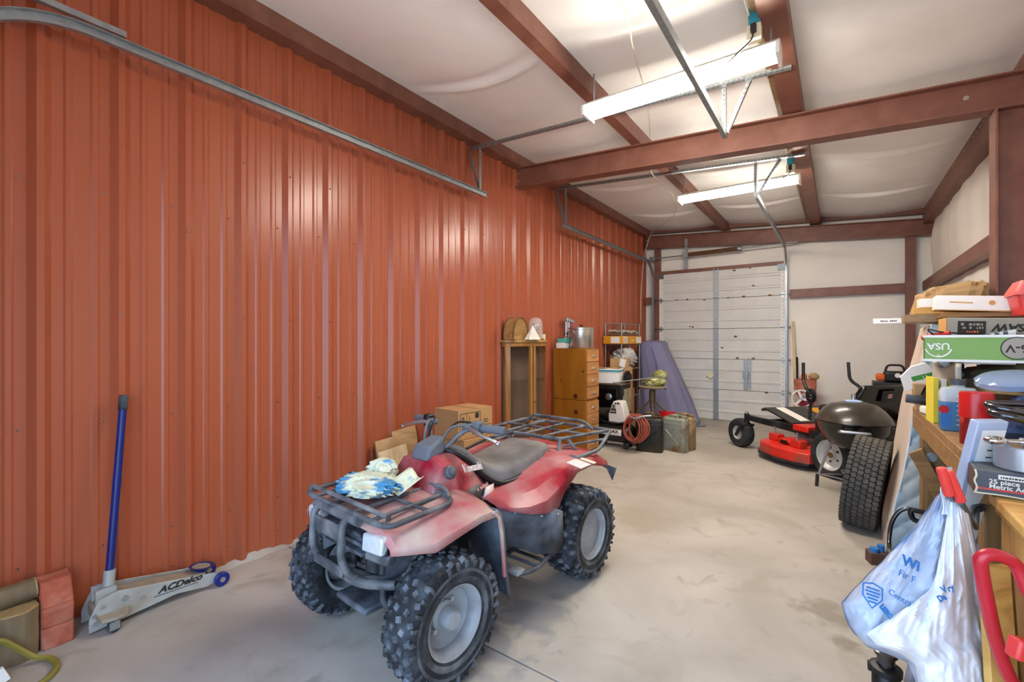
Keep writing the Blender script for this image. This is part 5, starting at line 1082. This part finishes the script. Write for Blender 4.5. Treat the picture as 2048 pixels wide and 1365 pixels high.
# --- socket set, tape roll, chrome ratchet
SB = thing('socket_set_box', 'worn grey socket set box at the bench end', 'box', T(.345, 1.99, .947) @ RZ(-3))
MB().bb(0, .40, 0, .15, 0, .075).build('carton', 'socket_card', SB, bev=.004, seg=1); MB().bb(-.002, 0, .005, .145, .003, .072).build('end_panel', 'brown_card', SB)
MB().bb(.0, .40, -.0012, 0, .016, .021).build('red_rule', 'red_rubber', SB); MB().bb(.05, .115, -.0015, 0, .052, .066).build('brand_plate', 'paper', SB)
fs = frame((0, -.0015, 0), (1, 0, 0), (0, 0, 1))
text('25 piece', .019, fs @ T(.03, .043, 0), 'paper', SB, align='LEFT', bold=.0004); text('Metric Accessory Set', .019, fs @ T(.03, .028, 0), 'paper', SB, align='LEFT', bold=.0004); bars(.055, .006, fs @ T(.082, .059, .0006), 'ink', SB)
MB().tube(spline([(-.001, -.001, .002), (.004, -.002, .02), (-.001, -.001, .04), (.003, -.002, .058), (0, -.001, .074)], 4), .0028, 6).build('torn_edge', 'cream', SB)
MB().tube(spline([(0, -.001, .003), (.06, -.003, .005), (.13, -.001, .002), (.22, -.003, .004), (.39, -.001, .003)], 4), .0026, 6).build('torn_edge', 'cream', SB)
TR = thing('tape_roll', 'wide roll of silver duct tape on the socket set box', 'tape', T(.475, 2.07, 1.024))
MB().lathe([(.038, .002), (.073, 0), (.075, .003), (.075, .068), (.073, .071), (.038, .069)], 40).build('tape_winding', 'tape_silver', TR, smooth=30); MB().lathe([(.038, .069), (.038, .002), (.034, .002), (.034, .069)], 30).build('tape_core', 'tan_card', TR, smooth=30)
RT = thing('ratchet', 'chrome ratchet wrench lying across the tape roll', 'wrench', T(.47, 2.03, 1.112) @ RZ(8))
MB().cyl((-.06, 0, 0), (.16, 0, 0), .008, n=12).build('handle', 'chrome', RT, smooth=40); MB().sph((-.075, 0, 0), .022, 14, 9, (1.3, 1, .6)).build('head', 'chrome', RT, smooth=60); MB().cyl((-.02, 0, 0), (.0, 0, 0), .014, n=14).build('collar', 'chrome', RT, smooth=40)
MB().cyl((-.10, 0, 0), (-.085, 0, 0), .003, .014, n=10).build('drive_tip', 'chrome_dark', RT)
MB().bb(-.08, .12, -.05, .06, 0, .10).build('yellow_carton_small', 'yellow_card', M=T(.60, 2.26, BT) @ RZ(-6), bev=.006, label='yellow carton behind the tape roll', cat='box')
for i in range(2):
    MB().tube(spline([(.60, 2.36 + .05 * i, 1.125 + .02 * i), (.50, 2.33 + .05 * i, 1.15 + .02 * i), (.455, 2.36 + .05 * i, 1.16 + .02 * i), (.48, 2.40 + .05 * i, 1.165 + .02 * i), (.62, 2.43 + .05 * i, 1.17 + .015 * i)], 6), .013, 10).build('chrome_hook', 'chrome_dark', smooth=60, label='%s bent dark chrome hook on the jeans' % ('lower' if i == 0 else 'upper'), cat='hook', group='chrome hooks on the jeans')
crump(.675, 2.58, BT + .108, .17, .17, .10, 71, .4).build('jeans', 'denim', smooth=30, label='crumpled dark blue jeans on the bench', cat='clothing')
MB().lathe([(0, .015), (.08, .018), (.10, .01), (.115, 0), (.115, .02), (.10, .032), (.06, .042), (0, .045)], 32, T(.585, 2.72, 1.245) @ RX(12) @ RY(-6)).build('blue_lid', 'blue_clear', smooth=40, label='translucent blue plastic lid on the jeans', cat='lid')
# --- bottles and tins
JG = thing('coolant_jug', 'clear jug of blue liquid with dark cap', 'jug', T(.455, 2.95, BT + .001) @ RZ(0))
def rr_(w, d, z, r=.02): return [(p[0], p[1], z) for p in rnd([(-w, -d, 0), (w, -d, 0), (w, d, 0), (-w, d, 0)], r, 4, True)]
MB().loft([rr_(.06, .04, 0), rr_(.065, .045, .01), rr_(.065, .045, .135)]).build('blue_liquid', 'liquid_blue', JG, smooth=40)
MB().loft([rr_(.065, .045, .136), rr_(.065, .045, .18), rr_(.055, .038, .20), rr_(.024, .024, .205), rr_(.024, .024, .213)]).build('clear_shoulder', 'bottle_clear', JG, smooth=40)
MB().cyl((0, 0, .213), (0, 0, .24), .030, n=20).build('cap', 'cap_grey', JG, smooth=40)
for k in range(7): MB().bb(-.012, .014, -.0462, -.0456, .03 + .022 * k, .033 + .022 * k).build('level_mark', 'white', JG)
MB().bb(-.065, -.03, -.0465, -.0457, .02, .12).build('jug_label', 'print_blue', JG); MB().cyl((-.055, -.0465, .1), (-.055, -.0475, .1), .018, n=16).build('red_seal', 'red_can', JG)
GB = thing('oil_bottle', 'tall grey white bottle behind the coolant jug', 'bottle', T(.50, 3.27, BT))
MB().loft([rr_(.04, .03, 0), rr_(.045, .034, .01), rr_(.045, .034, .16), rr_(.03, .025, .22), rr_(.028, .024, .27)]).build('bottle_body', 'bottle_clear', GB, smooth=40); MB().lathe([(0, .33), (.024, .33), (.03, .27), (.02, .265)], 20).build('cap', 'cap_grey', GB, smooth=40)
RC = thing('red_can', 'red spray tin standing beside the coolant jug', 'can', T(.455, 2.60, BT))
MB().lathe([(0, 0), (.050, 0), (.050, .11), (.048, .113)], 30).build('tin', mat('tin_print', '7E1A18', .35, col2='C9432A', mix=.4, ms=14, soft=.04), RC, smooth=30); MB().lathe([(.051, .11), (.0525, .112), (.0525, .205), (.05, .212), (0, .212)], 30).build('cap', 'red_can', RC, smooth=30)
YF_ = thing('yellow_folder', 'yellow folder standing on the bench edge', 'folder', T(.43, 3.17, BT) @ RZ(6))
for k, m_ in enumerate(('yellow_card', 'paper', 'yellow_card')): MB().bb(-.04 + .03 * k, -.02 + .03 * k, -.03, .10, 0, .232 - .004 * k).build('sheet_sleeve', m_, YF_)
MB().bb(-.038, .036, -.033, -.03, -.012, .004).build('green_clip', 'print_green', YF_)
WP = thing('white_package', 'white package with green print leaning on the mattress', 'package', pY(1836, 752, 3.74).to_3d() and T(pY(1836, 752, 3.74)) @ RX(10) @ RY(-14))
MB().prism([(-.085, -.09), (.06, -.04), (.085, .01), (.05, .075), (-.02, .065), (-.085, .01)], -.01, .01, RX(90)).build('pack_card', 'white', WP, bev=.003)
MB().bb(-.035, .085, -.0115, -.0105, -.025, .005, RY(-6)).build('green_strip', 'print_green', WP); text('LJ', .03, frame((.03, -.0125, -.012), (1, 0, .1), (0, 0, 1)), 'white', WP)
MB().loft([[(x * .06, y * .05, 0) for x, y in ((-1, -1), (1, -1), (1, 1), (-1, 1))], [(x * .075, y * .06, .16) for x, y in ((-1, -1), (1, -1), (1, 1), (-1, 1))]]).build('kraft_bag', 'kraft', M=T(.445, 3.74, BT), bev=.004, label='small open kraft bag below the white package', cat='bag')
BM = thing('black_respirator', 'black face mask with straps near the yellow folder', 'mask', T(.46, 3.50, BT + .09))
MB().lathe([(0, .075), (.03, .075), (.06, .055), (.072, .02), (.06, 0), (.05, -.03), (.03, -.045), (0, -.045)], 20).build('mask_cup', 'black', BM, smooth=40); MB().tube(rnd([(-.07, .0, .02), (-.05, -.02, .085), (.05, -.02, .085), (.07, 0, .02)], .03), .008, 6).build('strap', 'black_gloss', BM, smooth=60)
MB().lathe([(.06, 0), (.064, .006), (.06, .012)], 24, T(0, 0, .01)).build('mask_ring', 'alu', BM, smooth=60)
MB().bb(-.07, .08, -.07, .06, 0, .045).build('paper_bundle', 'paper', M=T(.46, 3.50, BT) @ RZ(10), bev=.012, label='white paper bundle under the black mask', cat='paper')
MB().cyl((.33, 3.62, BT + .075), (.43, 3.62, BT + .065), .026, n=16).build('foam_handle', 'atv_dark', smooth=40, label='black foam grip poking over the bench edge', cat='grip', bev=.004)
# --- canvas coats under the trays
crump(.73, 3.28, BT + .16, .26, .38, .15, 81, .3).build('canvas_coats', 'canvas_coat', smooth=35, label='heap of brown canvas work coats on the bench', cat='clothing')
MB().grid(10, 14, lambda u, v: (.46 + .02 * math.sin(5 * v), 2.98 + .5 * v, 1.30 - .16 * u + .02 * math.sin(7 * v + 4 * u))).build('coat_sleeve', 'cloth_grey', smooth=50, solid=.02, label='grey brown coat sleeve drooping under the green tray', cat='clothing')
GT = thing('green_tray', 'shallow green carton lid with an upside down white seal', 'tray', T(.345, 3.05, 1.325) @ RZ(-8))
MB().bb(0, .70, 0, .006, 0, .122).build('front_side', 'green_card', GT)
MB().bb(0, .70, .36, .366, 0, .122).build('back_side', 'green_card', GT); MB().bb(0, .006, 0, .366, 0, .122).build('end_side', 'green_card', GT); MB().bb(.694, .70, 0, .366, 0, .122).build('end_side', 'green_card', GT); MB().bb(0, .70, 0, .366, -.004, 0).build('tray_floor', 'grey_card', GT)
MB().bb(-.002, .702, -.002, .008, .112, .124).build('white_edge', 'white', GT); MB().bb(-.002, .702, -.002, .008, -.006, .006).build('white_edge', 'white', GT)
ft = frame((0, -.0025, 0), (1, 0, 0), (0, 0, 1))
text('USA', .045, ft @ T(.055, .07, 0) @ RZ(180), 'white', GT, bold=.0008); MB().tube([(.055 + .05 * math.cos(math.radians(a)), -.003, .075 + .058 * math.sin(math.radians(a))) for a in range(200, 341, 10)], .003, 5).build('seal_wreath', 'white', GT); text('*', .03, ft @ T(.055, .018, 0), 'white', GT)
MB().cyl((.315, -.001, .062), (.315, -.0025, .062), .052, n=32).build('round_badge', 'ink', GT); MB().cyl((.315, -.0018, .062), (.315, -.0032, .062), .048, n=32).build('badge_face', 'grey_card', GT); text('6-V', .05, ft @ T(.315, .062, .001) @ RZ(180), 'ink', GT, bold=.001)
MB().cyl((.0, .10, .10), (.10, .06, .125), .014, n=10).build('screwdriver_grip', 'red_plastic', smooth=40, M=T(.35, 3.04, 1.335), label='red screwdriver grip lying in the green tray', cat='screwdriver')
MB().tube(spline([(.40, 3.10, 1.44), (.37, 3.12, 1.48), (.42, 3.10, 1.465), (.52, 3.12, 1.455)], 5), .004, 6).build('thin_wire', 'black', smooth=60, label='thin black wire curling out of the green tray', cat='wire')
BK = thing('instruction_sheet', 'white printed instruction sheet standing in the green tray', 'paper', T(.545, 3.07, 1.335) @ RZ(-6) @ T(0, 0, -.025))
MB().loft([[(-.08, 0, 0), (.12, 0, 0), (.12, .003, 0), (-.08, .003, 0)], [(-.08, 0, .115), (.12, 0, .165), (.12, .003, .165), (-.08, .003, .115)]]).build('sheet', 'paper', BK)
for k in range(6): MB().bb(-.06 + .028 * k, -.045 + .028 * k, -.0012, -.0002, .105, .125 + .006 * k).build('print', 'socket_card', BK)
JS = thing('jig_saw_box', 'grey tool carton lying upside down with large lettering', 'box', T(.485, 3.47, 1.40) @ RY(2))
MB().bb(0, .50, 0, .24, 0, .15).build('carton', 'grey_card', JS, bev=.004); MB().bb(-.002, 0, 0, .24, 0, .15).build('orange_end', 'tan_card', JS)
fj = frame((0, -.001, 0), (1, 0, 0), (0, 0, 1))
MB().bb(.045, .155, -.0015, -.0005, .058, .132).build('black_panel', 'ink', JS); bars(.085, .014, fj @ T(.10, .115, .001), 'grey_card', JS); bars(.09, .012, fj @ T(.10, .096, .001), 'grey_card', JS); bars(.06, .011, fj @ T(.10, .075, .001), 'orange', JS)
text('JIG SAW', .055, fj @ T(.285, .10, 0) @ RZ(180), 'ink', JS, shear=.2, bold=.002); MB().bb(.20, .40, -.0015, -.0005, .040, .068).build('black_panel', 'ink', JS); text('Black & Decker', .021, fj @ T(.30, .054, .001) @ RZ(180), 'orange', JS)
TB = thing('red_tool_box', 'red plastic tool box on the jig saw carton', 'tool box', T(.765, 3.49, 1.556))
MB().loft([rr_(.10, .09, 0, .02), rr_(.12, .105, .11, .02)], M=T(.12, .11, 0)).build('box_body', 'red_box', TB, smooth=30, bev=.004); MB().loft([rr_(.128, .112, .108, .02), rr_(.128, .112, .125, .02), rr_(.10, .09, .185, .02)], M=T(.12, .11, 0)).build('box_lid', mat('red_lid', 'D9605C', .4), TB, smooth=30)
# --- timber and boxes on the mattress top
def plank(label, m, x0, x1, y0, y1, z0, z1, rz=0, name='timber_plank', cat='plank'):
    MB().bb(0, x1 - x0, 0, y1 - y0, 0, z1 - z0).build(name, m, M=T(x0, y0, z0) @ RZ(rz), bev=.002, label=label, cat=cat)
plank('weathered grey brown plank on the mattress top', 'wood_old', .35, 1.0, 3.92, 4.08, 1.542, 1.592)
plank('yellow pine plank on top of the weathered plank', 'pine_top', .40, 1.02, 3.93, 4.05, 1.594, 1.636, 1)
TRm = thing('white_trim', 'white trim strip poking out left over the mattress', 'trim strip', T(.20, 4.12, 1.542) @ RZ(-2))
MB().bb(0, .60, 0, .05, 0, .036).build('strip', 'white', TRm, bev=.002); bars(.09, .009, frame((.085, -.001, .018), (1, 0, 0), (0, 0, 1)), 'ink', TRm)
MB().bb(0, .35, 0, .12, 0, .055).build('white_shelf_board', 'white', M=T(.43, 3.94, 1.638) @ RZ(2), bev=.002, label='short white panel on the yellow pine plank', cat='panel')
LB = thing('white_carton', 'long white carton with a worn tan stripe on top of the pile', 'box', T(.475, 3.74, 1.612) @ RY(4) @ RZ(-2))
MB().bb(0, .32, 0, .15, 0, .085).build('carton', 'white', LB, bev=.003); MB().bb(.0, .32, -.001, .151, -.004, .0).build('tan_base', 'tan_card', LB); MB().bb(.06, .16, -.0012, -.0002, .045, .052, RY(2)).build('tan_stripe', 'tan_card', LB); MB().cyl((.24, -.0002, .045), (.24, -.0014, .045), .014, n=14).build('tan_spot', 'tan_card', LB)
MB().bb(0, .30, 0, .17, 0, .028).build('wood_offcut', 'bench_wood', M=T(.50, 3.735, 1.560), bev=.002, label='flat wood offcut under the long white carton', cat='board')
m = MB().sph((0, 0, 0), 1, 30, 20)
for i, q in enumerate(m.v):
    e = [abs(c) ** .42 * (1 if c > 0 else -1) for c in q]; n_ = 1 + .22 * NZ.noise(q * 2.6) + .10 * abs(NZ.noise(q * 7))
    m.v[i] = Vector((.62 + .16 * e[0] * n_ + .03 * e[2], 4.40 + .22 * e[1] * n_, 1.69 + e[2] * (.115 + .03 * e[0]) * n_ - (.05 if e[2] < 0 else 0)))
m.v = [Vector((q.x, q.y, max(q.z, 1.548))) for q in m.v]
m.build('paper_sack', 'kraft', smooth=12, label='crumpled brown paper sack at the back of the pile', cat='paper bag')
# --- long blister pack and clamp at the bench edge
a, b = Vector((.335, 2.05, 1.155)), Vector((.245, 2.33, .004)); zz = (a - b).normalized()
BP = thing('blister_pack', 'tall clear pack with a white card leaning on the bench edge', 'package', frame(b, (.8125, .583, 0), zz.cross(Vector((.8125, .583, 0)))) @ RX(0))
L_ = (a - b).length; BPm = BP.matrix_world
MB().bb(-.05, .05, 0, .03, 0, L_).build('clear_shell', 'blister', BP, bev=.004); MB().bb(-.03, .046, -.001, -.0003, .1, L_ - .03).build('white_card', 'white', BP)
for z in (L_ - .10, L_ - .125): bars(.022, .005, frame((.012, -.0016, z), (1, 0, 0), (0, 0, 1)), 'ink', BP)
CL = thing('red_clamp', 'pair of red clamp handles at the bench edge holding the bag', 'clamp', T(0, 0, 0))
for (a0, b0), (a1, b1) in (((1882, 936), (1899, 992)), ((1896, 942), (1922, 1004))): MB().tube([Cv + ray(a0, b0) * 1.235, Cv + ray(a1, b1) * 1.235], .0118, 12).build('handle', 'red_rubber', CL, smooth=40, bev=.003)
q0, q1 = Cv + ray(1899, 992) * 1.235, Cv + ray(1922, 1004) * 1.235
MB().tube([q0, (.32, 1.96, .86), (.37, 2.15, .862), (.40, 2.19, .865)], .007, 8).build('jaw', 'galv_dark', CL); MB().tube([q1, (.34, 1.95, .85), (.375, 2.14, .852), (.40, 2.18, .852)], .007, 8).build('jaw', 'galv_dark', CL)
# ================================================================ shopping bag hanging from the clamp
mat('bag_white', 'DCE3EE', .3, var=.03, alpha=.86, sss=0); mat('bag_thin', 'B9C8E0', .25, var=.04, alpha=.80)
SBG = thing('shopping_bag', 'white plastic shopping bag hanging from the red clamp', 'bag', T(0, 0, 0))
DB = 1.30
LO = [(935, 1890), (985, 1879), (1063, 1822), (1142, 1743), (1206, 1683), (1255, 1699), (1294, 1732), (1310, 1775), (1325, 1815), (1365, 1828), (1450, 1840), (1520, 1870)]
RO = [(935, 1903), (996, 1918), (1021, 1937), (1081, 1950), (1185, 1970), (1270, 1988), (1361, 2004), (1450, 2010), (1520, 1990)]
FO = [(935, 1899), (990, 1901), (1094, 1882), (1148, 1872), (1179, 1860), (1209, 1822), (1240, 1775), (1267, 1732), (1290, 1752), (1308, 1800), (1330, 1830), (1380, 1838), (1520, 1875)]
DO = [(935, .012), (1000, .03), (1100, .07), (1200, .11), (1300, .125), (1400, .12), (1520, .05)]
def ip(K, y):
    for a, b in zip(K[:-1], K[1:]):
        if a[0] <= y <= b[0]: t = (y - a[0]) / (b[0] - a[0]); return a[1] + (b[1] - a[1]) * t
    return K[-1][1] if y > K[-1][0] else K[0][1]
def crease(px, py, k=1.):      # folds fan out from the clamp
    an = math.atan2(px - 1905, py - 930) * 9; r = math.hypot(px - 1905, py - 930) / 130
    g = abs(NZ.noise(Vector((an, r * .5, k)))) * .020 + abs(NZ.noise(Vector((an * 2.3, r * .9, k + 5)))) * .010
    g += abs(NZ.noise(Vector((px / 40, py / 40, k + 9)))) * .016 * min(1, r / 1.2) + abs(NZ.noise(Vector((px / 16, py / 16, k + 3)))) * .007 * min(1, r)
    return g * min(1, r * 1.5)
def bagpt(px, py, d): return Cv + ray(px, py) * (DB + d)
def bagf(u, v):
    py = 935 + 585 * v; l, r, dp = ip(LO, py), ip(RO, py), ip(DO, py); a = 2 * math.pi * u
    c, s_ = math.cos(a), math.sin(a); c = abs(c) ** .8 * (1 if c > 0 else -1); px = (l + r) / 2 + (r - l) / 2 * c
    return bagpt(px + 5 * NZ.noise(Vector((a * 2, py / 30, 0))), py, -dp * s_ + crease(px, py, 1 if s_ > 0 else 4) * (1 if s_ > 0 else -1))
MB().grid(150, 110, bagf, cu=True).build('bag_skin', 'bag_thin', SBG, smooth=60)
def flap(u, v):
    py = 940 + 575 * v; xl, xr = ip(FO, py), ip(RO, py) - 2; px = xl + (xr - xl) * u; dp = ip(DO, py)
    l, r = ip(LO, py), ip(RO, py); c = max(-1, min(1, (px - (l + r) / 2) / ((r - l) / 2))); h = dp * math.sqrt(max(0, 1 - abs(c) ** 2.5))
    return bagpt(px, py, -h - .012 - .02 * math.sin(math.pi * min(1, u * 1.2)) ** .5 * min(1, v * 4) + crease(px, py, 7))
MB().grid(80, 110, flap).build('front_fold', mat('bag_fold', 'E8EDF5', .3, var=.03, alpha=.93), SBG, smooth=60)
def inner(u, v):     # far side of the mouth showing inside
    py = 1010 + 180 * v; x0 = ip(FO, py) - 34 - 22 * v; px = x0 + (34 + 18 * v) * u
    return bagpt(px, py, -ip(DO, py) * .9 - .004 + .03 * math.sin(math.pi * u) + crease(px, py, 12))
MB().grid(14, 40, inner).build('mouth_fold', mat('bag_inner', 'D9D2C4', .4, var=.05, alpha=.8), SBG, smooth=60)
for s, (x0, x1) in enumerate(((1884, 1900), (1903, 1921))):
    MB().grid(6, 14, lambda u, v: bagpt(x0 + (x1 - x0) * u + 3 * math.sin(5 * v + 3 * u), 1030 - 55 * v, -.05 + .02 * v + .008 * math.sin(9 * u))).build('carry_loop', 'bag_fold', SBG, smooth=50, solid=.002)
def bagtext(s, size, px, py, rot, f=0, bold=0):
    h = lambda x, y: bagpt(x, y, -ip(DO, y) - .004 - (.03 if f else 0))
    p, q, r_ = h(px, py), h(px + 8, py), h(px, py - 8)
    text(s, size, frame(p, q - p, r_ - p) @ RZ(rot), 'print_blue', SBG, 'print', ext=.0006, bold=bold)
bagtext('Wi', .036, 1822, 1128, -24, bold=.0012); bagtext('Fir F', .024, 1814, 1154, -28); bagtext('Centra', .021, 1800, 1197, -33); bagtext('LEBC', .017, 1772, 1224, -52, bold=.0012)
bagtext('V', .022, 1888, 1180, 20, 1, .0005); bagtext('ry', .020, 1901, 1177, 20, 1, .0005); bagtext('Da', .020, 1884, 1197, 20, 1, .0005)
h = lambda x, y: bagpt(x, y, -ip(DO, y) - .005)
p = h(1745, 1192); Ms = frame(p, h(1753, 1192) - p, h(1745, 1184) - p) @ RZ(-18)
sh_ = [(-.024, .024), (0, .030), (.024, .024), (.024, -.004), (0, -.03), (-.024, -.004)]
MB().tube([(x, y, 0) for x, y in sh_], .0022, 5, closed=True).build('crest_outline', 'print_blue', SBG, M=Ms)
for k in range(5): MB().bb(-.019 + .003 * abs(k - 3), .019 - .003 * abs(k - 3), -.018 + .008 * k, -.0135 + .008 * k, 0, .001).build('crest_bar', 'print_blue', SBG, M=Ms)
# ================================================================ red hand truck, boards, bottle jack, odds and ends
HT = thing('hand_truck', 'red tubular hand truck standing before the pine cabinet', 'hand truck', T(0, 0, 0))
pp = [(2110, 1262, 1.03), (2060, 1190, 1.04), (2034, 1134, 1.05), (2008, 1116, 1.055), (1981, 1110, 1.06), (1963, 1118, 1.065), (1962, 1140, 1.07), (1972, 1195, 1.075), (1990, 1275, 1.08), (2016, 1350, 1.085), (2075, 1480, 1.09)]
tp = [Cv + ray(a, b) * d for a, b, d in pp]; e0 = tp[0].copy(); e1 = tp[-1].copy(); e0.z = .05; e1.z = .02; e0.x = .36; e1.x = .34
MB().tube(spline([e0] + tp + [e1], 5), .0145, 10).build('frame_tube', 'truck_red', HT, smooth=60)
p = Cv + ray(2078, 1308) * .98
MB().box((0, 0, 0), (.12, .03, .045), frame(p, (.8125, .583, -.25), (-.583, .8125, 0))).build('cross_plate', 'red_box', HT, bev=.006)
MB().bb(.20, .40, 1.45, 1.68, .004, .012).build('toe_plate', 'truck_red', HT)
def board(label, m, px, d, w=.08):
    a = Cv + ray(*px[0]) * d; b = Vector((a.x, a.y - .22, 0)); s = Rv * w * .5
    MB().loft([[q - s, q + s, q + s - Rv * .0 + Fv * .02, q - s + Fv * .02] for q in (a, b + Vector((0, 0, .003)))]).build('scrap_board', m, label=label, cat='board', bev=.002)
board('pale tan board leaning behind the red hand truck', 'pine_top', ((1995, 1135), (2036, 1290)), 1.20, .07)
board('darker scrap board leaning behind the pale tan one', 'post_wood', ((2000, 1120), (2052, 1290)), 1.25, .07)
BJ = thing('bottle_jack', 'black hydraulic bottle jack on the floor under the bag', 'bottle jack', T(.145, 2.21, 0))
MB().bb(-.055, .055, -.05, .05, 0, .02).build('base', 'black', BJ, bev=.006); MB().lathe([(0, .02), (.043, .02), (.043, .16), (.036, .17), (.05, .175), (.05, .195), (.04, .20), (0, .20)], 26).build('cylinder', 'black', BJ, smooth=35)
MB().lathe([(0, .20), (.028, .20), (.028, .235), (.036, .24), (.036, .252), (.026, .254), (.024, .248), (0, .248)], 24).build('ram', 'chrome_dark', BJ, smooth=35); MB().cyl((.06, .0, .02), (.06, 0, .12), .014, n=12).build('pump', 'black', BJ); MB().box((.05, 0, .13), (.06, .03, .03)).build('pump_link', 'black', BJ, bev=.006)
MB().box((-.045, 0, .18), (.02, .03, .03)).build('side_lug', 'black', BJ, bev=.005)
FL_ = thing('fluid_bottle', 'small brown carton with blue caps by the mattress foot', 'carton', T(pZ(1752, 1128)) @ RZ(20))
MB().bb(-.04, .06, -.03, .05, 0, .075).build('carton', 'brown_card', FL_, bev=.004); MB().cyl((-.01, 0, .075), (-.01, 0, .10), .025, n=14).build('blue_cap', 'print_blue', FL_); MB().cyl((.035, .02, .075), (.035, .02, .115), .02, n=14).build('blue_cap', 'print_blue', FL_)
CB = thing('cable_lock', 'braided steel cable loop with a black handle by the bench', 'cable lock', T(0, 0, 0))
cp = [(1778, 1098), (1779, 1070), (1784, 1045), (1796, 1026), (1812, 1018), (1826, 1020)]
MB().tube(spline([pZ(1780, 1118, .01)] + [pY(a, b, 3.2) for a, b in cp], 5), .010, 8).build('braided_cable', 'chrome_dark', CB, smooth=60)
hp = [pY(a, b, 3.2) for a, b in ((1822, 1020), (1852, 1026), (1860, 1038), (1850, 1046), (1828, 1042), (1821, 1030))]
MB().tube(rnd(hp, .02, 4, True), .013, 8, closed=True).build('handle_loop', 'black', CB, smooth=60)
crump(pY(1800, 1078, 3.3).x, 3.35, .03, .10, .12, .03, 97, .3).build('white_glove', 'white', smooth=40, label='white cotton glove on the floor by the mattress', cat='glove')
